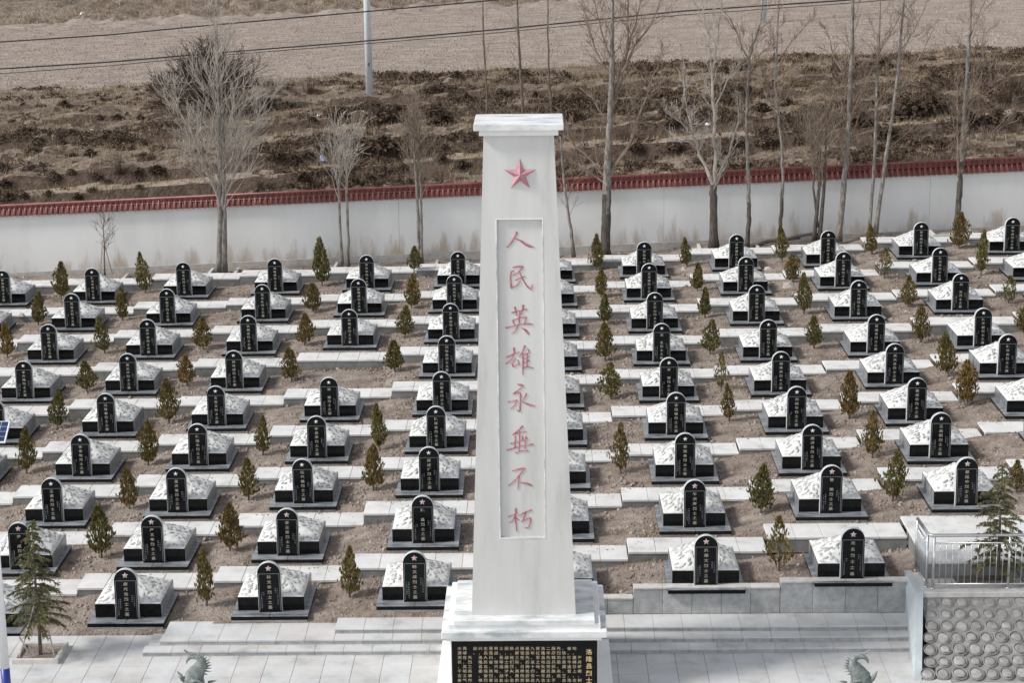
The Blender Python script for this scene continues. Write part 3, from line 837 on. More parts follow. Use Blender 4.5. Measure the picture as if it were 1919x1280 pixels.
for x, y in posts:
    rail_part('post', (x, y, .0), (x, y, RH), .034, 10)
    link('base_flange', cyl((x, y, .001), (x, y, .03), .058, 12).mesh('base_flange', M_steel, True), rl)
xe = posts[3][0]
link('handrail', MB().tube([(sx1, sy1, RH), (sx0, sy0 + .03, RH), (sx0 + .05, fy + .01, RH), (fx0, fy, RH), (xe, fy, RH)], .042, 10).mesh('handrail', M_steel, True), rl)
for nme, zz in (('upper_rail', RH - .20), ('lower_rail', .12)):
    rail_part(nme, (fx0, fy, zz), (xe, fy, zz), .020)
    rail_part(nme, (sx0, sy0, zz), (sx1, sy1, zz), .020)
nb = 12
bal = cyl((0, 0, .12), (0, 0, RH - .20), .0125, 6).mesh('baluster', M_steel, True)
for s_ in range(3):
    a_, c_ = posts[s_][0], posts[s_ + 1][0]
    for k in range(1, nb): link('baluster', bal, rl, (a_ + (c_ - a_) * k / nb, fy, 0))
for k in range(1, 9):
    t = k / 9
    link('baluster', bal, rl, (sx0 + (sx1 - sx0) * t, sy0 + (sy1 - sy0) * t, 0))

# ------------------------------------------------------------------ boundary wall with tiled coping
YWL = 81.8
def lin(p, q):
    a, b_ = at_y(*p, YWL), at_y(*q, YWL)
    k = (b_.z - a.z) / (b_.x - a.x)
    return lambda x: a.z + k * (x - a.x)
w_band = lin((0, 512), (1750, 430))
w_top = lin((0, 407), (1919, 321))
w_ridge = lin((0, 385), (1919, 294))
XA, XB = -32.0, 32.0
# splash stains and damp rising from the foot of the wall, with shapes of their own
n_, l_ = M_wallpaint.node_tree.nodes, M_wallpaint.node_tree.links
bs_ = n_['Principled BSDF']; old_ = bs_.inputs['Base Color'].links[0].from_socket
kz = (w_band(10) - w_band(0)) / 10
ge = n_.new('ShaderNodeNewGeometry'); sx_ = n_.new('ShaderNodeSeparateXYZ'); l_.new(ge.outputs['Position'], sx_.inputs[0])
def mth(op, a, b_=None, c_=None):
    m_ = n_.new('ShaderNodeMath'); m_.operation = op
    for i, v in enumerate((a, b_, c_)):
        if v is None: continue
        if isinstance(v, (int, float)): m_.inputs[i].default_value = v
        else: l_.new(v, m_.inputs[i])
    return m_.outputs[0]
hgt_ = mth('SUBTRACT', mth('SUBTRACT', sx_.outputs['Z'], mth('MULTIPLY', sx_.outputs['X'], kz)), w_band(0))
nx_ = n_.new('ShaderNodeTexNoise'); nx_.inputs['Scale'].default_value = 1.0; nx_.inputs['Detail'].default_value = 6; nx_.inputs['Roughness'].default_value = .65
mp_ = n_.new('ShaderNodeMapping'); mp_.inputs['Scale'].default_value = (1.6, 1, .35); l_.new(ge.outputs['Position'], mp_.inputs['Vector']); l_.new(mp_.outputs[0], nx_.inputs['Vector'])
reach = mth('MULTIPLY', mth('SUBTRACT', nx_.outputs['Fac'], .43), 5.5)
mask_ = n_.new('ShaderNodeMapRange'); mask_.inputs[1].default_value = -.15; mask_.inputs[2].default_value = .75
l_.new(mth('SUBTRACT', reach, mth('MULTIPLY', hgt_, 1.15)), mask_.inputs[0])
mxs = n_.new('ShaderNodeMix'); mxs.data_type = 'RGBA'; l_.new(mth('MULTIPLY', mask_.outputs[0], .62), mxs.inputs[0]); l_.new(old_, mxs.inputs[6]); mxs.inputs[7].default_value = (.30, .215, .135, 1)
l_.new(mxs.outputs[2], bs_.inputs['Base Color'])
bw = link('boundary_wall', None, loc=(0, YWL, 0), label='long off-white boundary wall with red tiled coping behind the graves', cat='wall')
seams = [XA, at_y(215, 450, YWL).x, at_y(748, 430, YWL).x, at_y(1244, 400, YWL).x, at_y(1742, 380, YWL).x, XB]
for i in range(5):
    a, c_ = seams[i] + .004, seams[i + 1] - .004
    b = MB()
    b.add([(a, 0, w_band(a) - .02), (c_, 0, w_band(c_) - .02), (c_, .24, w_band(c_) - .02), (a, .24, w_band(a) - .02),
           (a, 0, w_top(a)), (c_, 0, w_top(c_)), (c_, .24, w_top(c_)), (a, .24, w_top(a))],
          [(3, 2, 1, 0), (4, 5, 6, 7), (0, 1, 5, 4), (1, 2, 6, 5), (2, 3, 7, 6), (3, 0, 4, 7)])
    link('wall_panel', b.mesh('wall_panel', M_wallpaint), bw)
b = MB()
b.add([(XA, -.05, w_band(XA) - 1.6), (XB, -.05, w_band(XB) - 1.6), (XB, .2, w_band(XB) - 1.6), (XA, .2, w_band(XA) - 1.6),
       (XA, -.05, w_band(XA)), (XB, -.05, w_band(XB)), (XB, .2, w_band(XB)), (XA, .2, w_band(XA))],
      [(3, 2, 1, 0), (4, 5, 6, 7), (0, 1, 5, 4), (1, 2, 6, 5), (2, 3, 7, 6), (3, 0, 4, 7)])
link('wall_footing', b.mesh('wall_footing', M_concrete), bw)
slope = (w_top(10) - w_top(0)) / 10
ang = -math.atan(slope)
b = MB()
hs = w_ridge(0) - w_top(0)
b.add([(XA, -.17, w_top(XA) + .0), (XB, -.17, w_top(XB) + .0), (XB, .42, w_top(XB) + .0), (XA, .42, w_top(XA) + .0),
       (XA, -.17, w_top(XA) + .06), (XB, -.17, w_top(XB) + .06), (XB, .42, w_top(XB) + .06), (XA, .42, w_top(XA) + .06)],
      [(3, 2, 1, 0), (4, 5, 6, 7), (0, 1, 5, 4), (1, 2, 6, 5), (2, 3, 7, 6), (3, 0, 4, 7)])
link('eave_board', b.mesh('eave_board', M_concrete), bw)
b = MB()
b.add([(XA, -.16, w_top(XA) + .062), (XB, -.16, w_top(XB) + .062), (XB, .10, w_top(XB) + hs - .2), (XA, .10, w_top(XA) + hs - .2),
       (XB, .40, w_top(XB) + .062), (XA, .40, w_top(XA) + .062), (XA, .14, w_top(XA) + hs - .2), (XB, .14, w_top(XB) + hs - .2)],
      [(0, 1, 2, 3), (3, 2, 7, 6), (6, 7, 4, 5), (5, 4, 1, 0)])
link('tile_bed', b.mesh('tile_bed', M_tile_dark), bw)
# one roof tile: round cover tile running down the slope, with a rounded end, over a pan tile
b = MB(); sl = hs - .26; n = 7
pts = [(0, .10, sl), (0, -.02, sl * .52), (0, -.17, .005)]
def half(p, r):
    return [(p[0] + r * math.cos(math.pi * k / (n - 1)), p[1] - .25 * r * math.sin(math.pi * k / (n - 1)), p[2] + r * .9 * math.sin(math.pi * k / (n - 1))) for k in range(n)]
vs = half((0, .10, sl), .052) + half((0, -.03, sl * .48 + .012), .056) + half((0, -.03, sl * .48), .062) + half((0, -.18, .0), .066)
fs = [(q * n + k, q * n + k + 1, (q + 1) * n + k + 1, (q + 1) * n + k) for q in range(3) for k in range(n - 1)]
fs.append(tuple(3 * n + k for k in range(n)))
b.add(vs, fs)
b.add([(-.115, .10, sl - .03), (-.055, .10, sl - .045), (.0, .10, sl - .05), (-.115, -.185, -.035), (-.085, -.19, -.055), (-.03, -.185, -.035)], [(0, 1, 4, 3), (1, 2, 5, 4)])
b.add([(.115, .10, sl - .03), (.055, .10, sl - .045), (.0, .10, sl - .05), (.115, -.185, -.035), (.085, -.19, -.055), (.03, -.185, -.035)], [(3, 4, 1, 0), (4, 5, 2, 1)])
ME_tile = b.mesh('roof_tile', M_tile_red, True)
b = MB().bbox(-.109, .109, .02, .2, -.02, .17, .02)
ME_ridge = b.mesh('ridge_tile', M_tile_dark)
b = MB(); b.tube([(XA, .11, w_ridge(XA) - .03), (XB, .11, w_ridge(XB) - .03)], .06, 8)
link('ridge_cap', b.mesh('ridge_cap', M_tile_red, True), bw)
b = MB(); b.tube([(XA, .03, w_ridge(XA) - .225), (XB, .03, w_ridge(XB) - .225)], .028, 6)
link('ridge_moulding', b.mesh('ridge_moulding', M_tile_red, True), bw)
NT = 246; x = -27.3
for k in range(NT):
    xx = x + k * .224
    if -23.2 < xx < 23.4:
        link('roof_tile', ME_tile, bw, (xx, 0, w_top(xx) + .085), (0, ang, 0))
        hole = abs(xx - at_y(292, 372, YWL).x) < .22
        if not hole: link('ridge_tile', ME_ridge, bw, (xx, 0, w_ridge(xx) - .205), (0, ang, 0))
mb = MB()
for s0, s1 in ((XA, -23.3), (23.5, XB)):
    mb.add([(s0, -.17, w_top(s0) + .1), (s1, -.17, w_top(s1) + .1), (s1, .1, w_ridge(s1)), (s0, .1, w_ridge(s0))], [(0, 1, 2, 3)])
link('plain_coping', mb.mesh('plain_coping', M_tile_red), bw)
# concrete kerb strip against the wall and tree beds
YB0 = 80.0
# ------------------------------------------------------------------ hillside behind the wall
PY = [82.9, 84.5, 86.3, 86.9, 88.3, 88.8, 91.5, 94.2, 94.7, 97.4, 97.8, 101, 101.4, 105, 108, 115, 125, 136, 139, 143, 150, 200, 400, 900]
PZ = [-14.5, -13.85, -13.30, -12.74, -12.70, -12.12, -12.02, -11.96, -11.52, -11.46, -11.20, -11.16, -11.02, -10.98, -10.92, -10.75, -10.38, -9.98, -9.55, -8.9, -7.6, 4, 60, 160]
TY = [80, 88, 105, 140, 300]; TK = [.070, .070, .032, .03, .02]
def hill_z(x, y, fine=True):
    sh = 2.0 * nz3(x * .05, y * .02, 3.3) + .8 * nz3(x * .16, y * .05, 7.7)
    yy = y - (sh if 84.5 < y < 104 else sh * .4) * (min(1, max(0, (y - 84) / 2.0)))
    z = float(np.interp(yy, PY, PZ)) + float(np.interp(y, TY, TK)) * x + CZ
    if fine:
        yl = abs(yy - 87.6)
        amp = (.85 if yl > 1.2 else .25) * float(np.interp(y, [82, 86, 90, 103, 106, 134, 138, 160], [.12, .22, .34, .26, .06, .06, .5, 1.5]))
        z += amp * (nz3(x * .45, y * .45, 1.5) + .55 * nz3(x * 1.2, y * 1.2, 5.5) + .35 * nz3(x * 2.7, y * 2.7, 8.5))
    return z
ys = list(np.arange(82.4, 108, .22)) + list(np.arange(108, 140, .5)) + list(np.arange(140, 170, 1.2)) + [175, 185, 200, 230, 280, 360, 500, 900]
xs = list(np.arange(-34, 34.1, .3)); xs = [-400, -200, -120, -80, -60, -48, -40] + xs + [40, 48, 60, 80, 120, 200, 400]
n = len(ys); vs = []; fs = []; mi = []
for x in xs:
    for y in ys: vs.append((x, y, hill_z(x, y)))
for i in range(len(xs) - 1):
    for k in range(n - 1):
        fs.append((i * n + k, (i + 1) * n + k, (i + 1) * n + k + 1, i * n + k + 1))
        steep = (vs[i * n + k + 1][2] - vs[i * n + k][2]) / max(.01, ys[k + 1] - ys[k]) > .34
        xm = xs[i]; ym = ys[k]
        edge = 105.6 + 1.2 * nz3(xm * .12, 3.1) + .5 * nz3(xm * .6, 8)
        sh_ = 2.0 * nz3(xm * .05, ym * .02, 3.3) + .8 * nz3(xm * .16, ym * .05, 7.7)
        yy_ = ym - sh_ * min(1, max(0, (ym - 84) / 2.0))
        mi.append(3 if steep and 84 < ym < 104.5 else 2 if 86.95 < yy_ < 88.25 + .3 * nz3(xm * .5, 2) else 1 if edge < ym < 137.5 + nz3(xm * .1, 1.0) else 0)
mb = MB(); mb.v = vs; mb.f = fs; mb.mi = mi
link('hillside', mb.mesh('hillside', [M_bank, M_field, M_path_soil, M_bank_face], True), kind='structure', label='dry brown hillside with a ploughed field above the wall', cat='hill')
def hill_at(px, py): return march(px, py, lambda x, y: hill_z(x, y, False), 83.0, 150.0, .06)

# clods on the field, stones on the soil: uncountable, one object each
def clod(b, x, y, z, s, r_, flat=.6):
    vs = []
    for k in range(5):
        t = 2 * math.pi * k / 5 + r_.random()
        q = s * r_.uniform(.7, 1.2)
        vs.append((x + q * math.cos(t), y + q * math.sin(t), z - s * .15))
    for k in range(3):
        t = 2 * math.pi * k / 3 + r_.random()
        q = s * r_.uniform(.3, .6)
        vs.append((x + q * math.cos(t), y + q * math.sin(t), z + s * flat * r_.uniform(.7, 1.1)))
    b.add(vs, [(0, 1, 5), (1, 2, 6, 5), (2, 3, 6), (3, 4, 7, 6), (4, 0, 5, 7), (5, 6, 7)])
M_clod = mat('pale_clods', [(.20, .162, .13), (.29, .24, .20), (.37, .315, .27)], .7, .95, spec=.1)
r_ = random.Random(3)
b = MB()
for _ in range(32000):
    y = 105.5 + 31 * r_.random() ** 1.25
    x = r_.uniform(-.30, .30) * y
    clod(b, x, y, hill_z(x, y), r_.choice((.03, .035, .04, .05, .06, .085)) * r_.uniform(.8, 1.3), r_)
link('clods', b.mesh('clods', M_clod), kind='stuff', label='pale clods scattered over the ploughed field', cat='clods')
b = MB(); b2 = MB()
for _ in range(52000):
    r = int(9.3 * r_.random() ** .85); rr = r
    y = row_y(r) - PATH_B + (2.62 if r < 9 else 1.6) * r_.random()
    x = r_.uniform(-.285, .285) * y
    cf = (x - G_OX) / G_DX; t = abs(cf - round(cf)) * G_DX
    if t < .97 and (row_y(r) - .28 < y < row_y(r) + 1.9) and r < 9: continue
    if nz3(x * .8, y * .8, 6) < r_.uniform(-.5, .2): continue
    if r == 0 and y < (row_y(0) - .2 if x < -1.5 else 46.75): continue
    s = .020 + .075 * r_.random() ** 3.2
    clod(b if r_.random() < .42 else b2, x, y, dirt_z(x, rr) + .012, s, r_)
for _ in range(2600):                                     # soil spilt on the back edge of the paths
    r = r_.randint(1, 9); x = r_.uniform(-.285, .285) * row_y(r); y = row_y(r) - PATH_B - .5 * r_.random() ** 2.2
    if nz3(x * .6, y, 11) < .02: continue
    clod(b2, x, y, path_z(round((x - G_OX) / G_DX), r) + .004, .012 + .03 * r_.random() ** 2, r_, .4)
link('pebbles', b.mesh('pebbles', M_pebble), kind='stuff', label='loose pale pebbles on the soil between the graves', cat='pebbles')
link('soil_clods', b2.mesh('soil_clods', M_dirt), kind='stuff', label='brown soil clods between the graves', cat='soil clods')

def blades(b, x, y, z, n, h, spread, r_, w=.010):
    for _ in range(n):
        a = r_.uniform(0, 6.283); q = spread * math.sqrt(r_.random())
        bx, by = x + q * math.cos(a), y + q * math.sin(a)
        a2 = r_.uniform(0, 6.283); le = h * r_.uniform(.5, 1.15); tilt = r_.uniform(.1, .75)
        tx, ty = bx + le * tilt * math.cos(a2), by + le * tilt * math.sin(a2)
        wx, wy = w * math.cos(a), w * math.sin(a)
        b.add([(bx - wx, by - wy, z - .02), (bx + wx, by + wy, z - .02), (tx, ty, z + le * math.sqrt(max(.05, 1 - tilt * tilt)))], [(0, 1, 2)])
b = MB()
for _ in range(8500):
    r = int(9.2 * r_.random() ** .9)
    y = row_y(r) - PATH_B + (2.62 if r < 9 else 1.5) * r_.random()
    x = r_.uniform(-.285, .285) * y
    cf = (x - G_OX) / G_DX; t = abs(cf - round(cf)) * G_DX
    if t < .98 and r < 9 and y < row_y(r) + 1.92: continue
    if nz3(x * .55, y * .55, 3) < r_.uniform(-.35, .4): continue
    if r == 0 and y < (row_y(0) - .1 if x < -1.5 else 46.8): continue
    blades(b, x, y, dirt_z(x, r), 7, .16, .11, r_)
link('dry_grass', b.mesh('dry_grass', M_grass), kind='stuff', label='sparse dry grass on the soil between the graves', cat='grass')
b = MB()
for _ in range(15000):
    y = 83 + 22.5 * r_.random(); x = r_.uniform(-.29, .29) * y
    if nz3(x * .3, y * .5, 13) < r_.uniform(-.6, .5): continue
    blades(b, x, y, hill_z(x, y), 6, .28, .22, r_, .014)
for _ in range(1600):
    y = r_.uniform(137.5, 150); x = r_.uniform(-.29, .29) * y
    blades(b, x, y, hill_z(x, y), 5, .4, .3, r_, .03)
link('bank_grass', b.mesh('bank_grass', M_grass), kind='stuff', label='dry grass covering the bank above the wall', cat='grass')
b = MB()
def scrub_clump(b, x, y, z, s, r_):
    for _ in range(20):
        a = r_.uniform(0, 6.283); el = math.asin(r_.random())
        d = Vector((math.cos(a) * math.cos(el), math.sin(a) * math.cos(el), math.sin(el) * .75))
        p = Vector((x, y, z)) + d * s * r_.uniform(.35, 1.0)
        u = Vector((r_.gauss(0, 1), r_.gauss(0, 1), r_.gauss(0, 1))).normalized() * s * r_.uniform(.16, .34)
        v = u.cross(d); v = v.normalized() * s * r_.uniform(.07, .16) if v.length > 1e-6 else Vector((0, 0, .05))
        b.add([p - u, p + v, p + u, p - v], [(0, 1, 2, 3)])
cnt = 0
for _ in range(40000):
    y = 83.6 + 22.5 * r_.random(); x = r_.uniform(-.29, .29) * y
    m = nz3(x * .22, y * .42, 21) + .5 * nz3(x * .7, y * .9, 2)
    band = max(math.exp(-((y - 89.6) / 1.1) ** 2), .75 * math.exp(-((y - 94.8) / 1.2) ** 2), .5 * math.exp(-((y - 103) / 1.2) ** 2), .30 * math.exp(-((y - 85.3) / 1.0) ** 2))
    mid = .25 if -12 < x < 25 else 0
    if m + band * .50 + mid + .05 < r_.uniform(.30, 1.0): continue
    scrub_clump(b, x, y, hill_z(x, y), r_.uniform(.10, .36), r_); cnt += 1
    if cnt > 9000: break
link('scrub', b.mesh('scrub', M_scrub), kind='stuff', label='low dark dry scrub matted over the bank', cat='scrub')

# single shrubs that can be told apart on the bank
def shrub_mesh(seed, tall=False, m=None):
    r_ = random.Random(seed); b = MB()
    for _ in range(230 if not tall else 150):
        a = r_.uniform(0, 6.283); el = r_.uniform(.05, 1.57) if not tall else r_.uniform(.7, 1.5)
        d = Vector((math.cos(a) * math.cos(el), math.sin(a) * math.cos(el), math.sin(el) * (.8 if not tall else 1.2)))
        lump = .75 + .35 * nz3(d.x * 1.8 + seed, d.y * 1.8, d.z * 1.8)
        p = d * r_.uniform(.05, .45); q = d * lump * r_.uniform(.75, 1.05)
        if tall:
            rr_ = math.sqrt(r_.random()) * .6; p = Vector((rr_ * math.cos(a), rr_ * math.sin(a), 0)); q = p * 1.35 + Vector((d.x * .45, d.y * .45, (1.15 - rr_ * .9) * r_.uniform(.25, 1.1)))
        w = Vector((-math.sin(a), math.cos(a), r_.uniform(-.4, .4))) * (.035 if not tall else .012)
        b.add([p - w, p + w, q + w * .3, q - w * .3], [(0, 1, 2, 3)])
    if not tall:
        for _ in range(200):
            a = r_.uniform(0, 6.283); el = math.asin(r_.random())
            d = Vector((math.cos(a) * math.cos(el), math.sin(a) * math.cos(el), math.sin(el) * .8))
            lump = .75 + .35 * nz3(d.x * 1.8 + seed, d.y * 1.8, d.z * 1.8)
            p = d * lump * r_.uniform(.55, 1)
            u = Vector((r_.gauss(0, 1), r_.gauss(0, 1), r_.gauss(0, 1))).normalized() * .09; v = u.cross(d).normalized() * .06
            b.add([p - u, p + v, p + u, p - v], [(0, 1, 2, 3)])
    return b.mesh('foliage' if not tall else 'stems', m or M_scrub)
SH = [shrub_mesh(k) for k in range(6)]
SHO = [shrub_mesh(20 + k, False, M_scrub_olive) for k in range(2)]
SHT = [shrub_mesh(40 + k, True) for k in range(3)]
def zl(px, py, w, ox, oy, k): return (ox + px * k, oy + py * k, w * k)
left = '200,300,60 330,320,55 400,330,80 560,290,110 635,325,50 735,325,60 795,362,60 730,387,60 905,232,80 965,228,60 1045,215,55 850,278,85 915,308,70 1220,232,85 1205,176,65 890,422,90 845,460,50 1040,397,100 1090,458,50 110,442,80 80,530,70 560,650,90 625,555,115 835,612,85 920,575,80 1120,573,150 1250,420,90 1330,440,80 650,752,135 800,740,130 1280,630,150 480,935,150 640,905,100 860,935,130 960,1000,90 430,1080,100 690,1120,100 80,1112,110 220,1102,95 1240,1030,80 1130,1000,70 820,1052,110 1400,860,180 50,990,140 180,390,50 730,598,60 1180,690,90 1230,900,120'
midl = '500,420,95 280,320,190 1150,400,240 1090,500,80 600,620,150 760,600,160 930,640,180 1100,670,180 1250,665,150 430,940,160 290,1012,110 880,850,70 1000,820,70 1320,860,90 180,760,160 350,785,160 450,740,120 760,385,180 1000,180,70 1110,210,60 100,300,140'
rgt = '40,410,60 240,390,90 270,560,120 440,590,130 580,560,120 480,780,130 660,770,100 300,770,110 1020,420,70 1110,340,160 1390,315,55 1430,400,130 860,690,110 1000,660,190 1300,600,220 1180,640,160 1400,560,150 1600,640,170 1700,500,90 1850,480,100 1430,790,90 1750,640,150 1130,720,150 1880,630,130'
cen = '640,430,85 520,495,95 230,640,200 310,590,110 520,600,130 560,870,100 350,920,60 670,900,90 150,900,50 250,780,230 560,640,200 700,530,120 890,520,110 1080,510,100 1240,410,90 1290,650,150 1600,600,160 1740,410,75 1850,660,120 1640,800,120 1860,800,120 1330,470,90 100,790,160'
SHR = []
for txt, ox, oy, k in ((left, 0, 130, 320 / 1517), (midl, 480, 130, 320 / 1517), (rgt, 1279, 0, 640 / 1905), (cen, 640, 0, 640 / 1905)):
    for t in txt.split():
        SHR.append(zl(*map(float, t.split(',')), ox, oy, k))
rng = random.Random(9)
cellm = {}
for px, py, w in sorted(SHR):
    p = hill_at(px, py + w * .22)
    d = (p - camo.location).length
    R_ = w / F * d * .74
    p.z = hill_z(p.x, p.y)
    size = 'small' if w < 17 else ('large' if w > 28 else 'middling')
    zone = 'left of the pale tree' if px < 400 else ('left of the monument' if px < 890 else ('by the biggest tree' if px < 1300 else 'behind the right trees'))
    band = 'lower' if p.y < 89 else ('middle' if p.y < 95.5 else 'upper')
    cellm[(zone, band, size)] = cellm.get((zone, band, size), 0) + 1
    lab = '%s %s dark shrub from left, %s bank, %s' % (ORD[cellm[(zone, band, size)] - 1], size, band, zone)
    s_ = link('shrub', None, loc=p, label=lab, cat='shrub', group='dry shrubs on the bank')
    link('foliage', SH[rng.randrange(6)], s_, (0, 0, -.05), (0, 0, rng.uniform(0, 6.28)), (R_, R_, R_ * rng.uniform(.75, 1.05)))
for px, py, w, hgt, lab in ((340 * .211, 130 + 620 * .211, 44, 20, 'wide olive shrub on the bank at far left'), (300 * .211, 130 + 720 * .211, 56, 22, 'broad olive shrub low on the bank at far left')):
    p = hill_at(px, py + 6); d = (p - camo.location).length
    s_ = link('shrub', None, loc=p, label=lab, cat='shrub')
    link('foliage', SHO[rng.randrange(2)], s_, (0, 0, -.05), (0, 0, 1), (w / F * d * .5, w / F * d * .5, hgt / F * d))
for px, py, w, h_, lab in ((225, 325, 36, 48, 'tall reddish brush standing on the bank near the left'), (508, 166, 14, 34, 'narrow clump of bare stems at the field edge'), (538, 168, 36, 26, 'low row of bare stems at the field edge'),
                           (582, 172, 28, 36, 'bushy clump of bare stems at the field edge'), (1620, 145, 40, 22, 'thin brown brush behind the leaning trees'), (1890, 190, 60, 70, 'pale brown brush at the far right of the bank'),
                           (1180, 262, 60, 30, 'dark brush behind the biggest bare tree')):
    p = hill_at(px, py); d = (p - camo.location).length
    s_ = link('brush', None, loc=p, label=lab, cat='brush')
    link('stems', SHT[rng.randrange(3)], s_, (0, 0, -.05), (0, 0, rng.uniform(0, 6)), (w / F * d * .75, w / F * d * .6, h_ / F * d))

# ------------------------------------------------------------------ young junipers between the graves
def juniper(seed, sparse=False):
    r_ = random.Random(seed); b = MB()
    lob = [(r_.uniform(0, 6.28), r_.uniform(.12, .8), r_.uniform(.6, 1.0)) for _ in range(9)]
    N_ = (1300 - 80 * (seed % 7)) if not sparse else 430
    for _ in range(N_):
        t = r_.random() ** .80                      # 0 bottom .. 1 top
        zz = .09 + .89 * t
        prof = (math.sin(min(1, (t + .10) / .42) * math.pi / 2)) * (1 - t) ** .66 * 1.15 + .03
        a = r_.uniform(0, 6.283)
        lump = .66 + .42 * nz3(math.cos(a) * 1.6 + seed * 3.1, math.sin(a) * 1.6, zz * 4.2) + .30 * nz3(math.cos(a) * 4 + seed, math.sin(a) * 4, zz * 9)
        for la, lz, lr in lob:
            da = abs((a - la + math.pi) % (2 * math.pi) - math.pi)
            if da < .6 and abs(zz - lz) < .12: lump += .22 * lr
        q = .5 * prof * max(.22, lump) * (r_.random() ** .42) * (1 + .12 * math.sin(seed * 2.1))
        p = Vector((q * math.cos(a), q * math.sin(a), zz))
        out = Vector((math.cos(a), math.sin(a), r_.uniform(.9, 2.4))).normalized()
        le = r_.uniform(.06, .13) * (1.1 - .35 * t)
        side = Vector((r_.gauss(0, 1), r_.gauss(0, 1), r_.gauss(0, .6))).normalized()
        side = (side - out * side.dot(out)).normalized()
        w = le * r_.uniform(.24, .40)
        p1 = p + out * le
        b.add([p, p + out * le * .45 + side * w, p1, p + out * le * .5 - side * w], [(0, 1, 2, 3)])
    return b.mesh('foliage', M_juniper)
def stem_mesh():
    r_ = random.Random(4); b = MB()
    b.tube([(0, 0, -.06), (.01, 0, .3), (0, .01, .85)], [.028, .022, .008], 5)
    for k in range(9):
        z = .12 + .07 * k; a = k * 2.4
        b.tube([(0, 0, z), (.14 * math.cos(a), .14 * math.sin(a), z + .16)], [.010, .004], 3)
    return b.mesh('stem', M_bark_brown)
JUN = [juniper(k) for k in range(7)]; JUS = [juniper(30 + k, True) for k in range(3)]
ME_stem = stem_mesh()
BUSH = '''115,495,562,35 273,478,553,28 604,450,538,40 776,474,520,34 771,516,581,32 72,551,613,32 230,545,603,28 587,533,588,38 14,610,673,30 197,598,665,34 381,600,657,40
571,589,650,38 759,576,635,40 163,680,737,42 351,670,725,44 547,655,716,38 740,642,700,46 107,735,807,40 317,715,796,42 712,763,848,36 50,806,890,36 278,793,876,40 493,784,857,30
700,836,922,46 243,880,958,46 466,863,940,46 191,953,1049,54 431,950,1037,56 388,1035,1140,48 655,1033,1125,46 1118,443,508,28 1126,503,561,30 1133,554,611,32 1134,610,678,40
1145,684,750,52 1163,800,890,42 1288,447,502,24 1307,497,549,32 1321,541,599,28 1331,603,666,38 1351,665,736,32s 1367,722,793,28 1426,877,966,52 1460,974,1073,62s 1466,425,494,26
1486,480,532,32 1507,516,591,34 1526,595,656,36 1591,699,787,42 1635,778,863,46 1673,853,942,54 1635,424,479,26 1657,470,525,34s 1702,521,579,34 1726,574,646,42 1777,628,706,42
1813,682,762,42 1796,402,468,34 1838,437,518,30 1890,521,572,40s 1917,577,626,36 1905,868,926,40'''
rng = random.Random(21)
used = set()
for t in BUSH.split():
    sp_ = t.endswith('s'); px, ty, by, w = map(float, t.rstrip('s').split(','))
    p = march(px, by - 1.5, lambda x, y: ground_z(x, y))
    d = (p - camo.location).length
    H_ = (by - ty) / F * d * 1.0
    H_ *= 1 / math.cos(math.asin(min(.5, (camo.location.z - p.z) / d)))
    R_ = w / F * d * 1.12 * rng.uniform(.92, 1.08)
    cf = (p.x - G_OX) / G_DX; g0 = math.floor(cf); g1 = g0 + 1
    r = int(round((p.y - G_OY - .6) / G_DY)); r = min(max(r, 0), 8)
    def cn(c): return 'hidden' if c == 0 else ORD[abs(c) - 1]
    if g0 == 0: where = 'just right of the monument'
    elif g1 == 0: where = 'just left of the monument'
    elif g0 < 0: where = 'between %s and %s columns left of monument' % (cn(g1), cn(g0))
    else: where = 'between %s and %s columns right of monument' % (cn(g0), cn(g1))
    key = (g0, r)
    if key in used: r = r + 1 if (g0, r + 1) not in used else r - 1
    used.add((g0, r))
    lab = '%s juniper in %s row from the front, %s' % ('sparse' if sp_ else 'dense', ORD[max(0, min(9, r))], where)
    e = link('juniper_bush', None, loc=p, rot=(rng.gauss(0, .05), rng.gauss(0, .05), rng.uniform(0, 6.28)), label=lab, cat='bush', group='young junipers planted between the graves')
    f = link('foliage', (JUS if sp_ else JUN)[rng.randrange(3 if sp_ else 7)], e, (0, 0, 0), (0, 0, 0), (R_, R_, H_))
    link('stem', ME_stem, e, (0, 0, 0), None, (min(1.2, H_), min(1.2, H_), H_ * .8))

# ------------------------------------------------------------------ bare trees
def grow(b, p, d, L_, r0, depth, r_, up=.25, kids=(4, 6), ang_=(.45, .85), rmin=.008, bend=.15):
    n = 4 if depth > 1 else 3
    pts = [Vector(p)]; dd = Vector(d).normalized()
    for k in range(n):
        dd = (dd + Vector((r_.gauss(0, bend), r_.gauss(0, bend), r_.gauss(0, bend * .6) + up * .25))).normalized()
        pts.append(pts[-1] + dd * (L_ / n))
    rs = [max(rmin, r0 * (1 - .75 * k / n)) for k in range(n + 1)]
    b.tube(pts, rs, 5 if depth > 1 else (4 if depth == 1 else 3), cap=False)
    if depth <= 0: return
    for k in range(r_.randint(*kids)):
        t = r_.uniform(.22, .98) * n
        i = min(int(t), n - 1); q = pts[i].lerp(pts[i + 1], t - i)
        base = (pts[i + 1] - pts[i]).normalized()
        sd = Vector((r_.gauss(0, 1), r_.gauss(0, 1), r_.gauss(0, 1))); sd = (sd - base * sd.dot(base)).normalized()
        a = r_.uniform(*ang_)
        nd = base * math.cos(a) + sd * math.sin(a)
        grow(b, q, nd, L_ * r_.uniform(.40, .68), max(rmin, r0 * (1 - .6 * t / n) * .55), depth - 1, r_, up, kids, ang_, rmin, bend)
def poly_px(s_, Y, z0=None):
    out = []
    for t in s_.split():
        px, py, w = map(float, t.split(','))
        p = at_y(px, py, Y); out.append((p, w / F * (p - camo.location).length / 2))
    return out
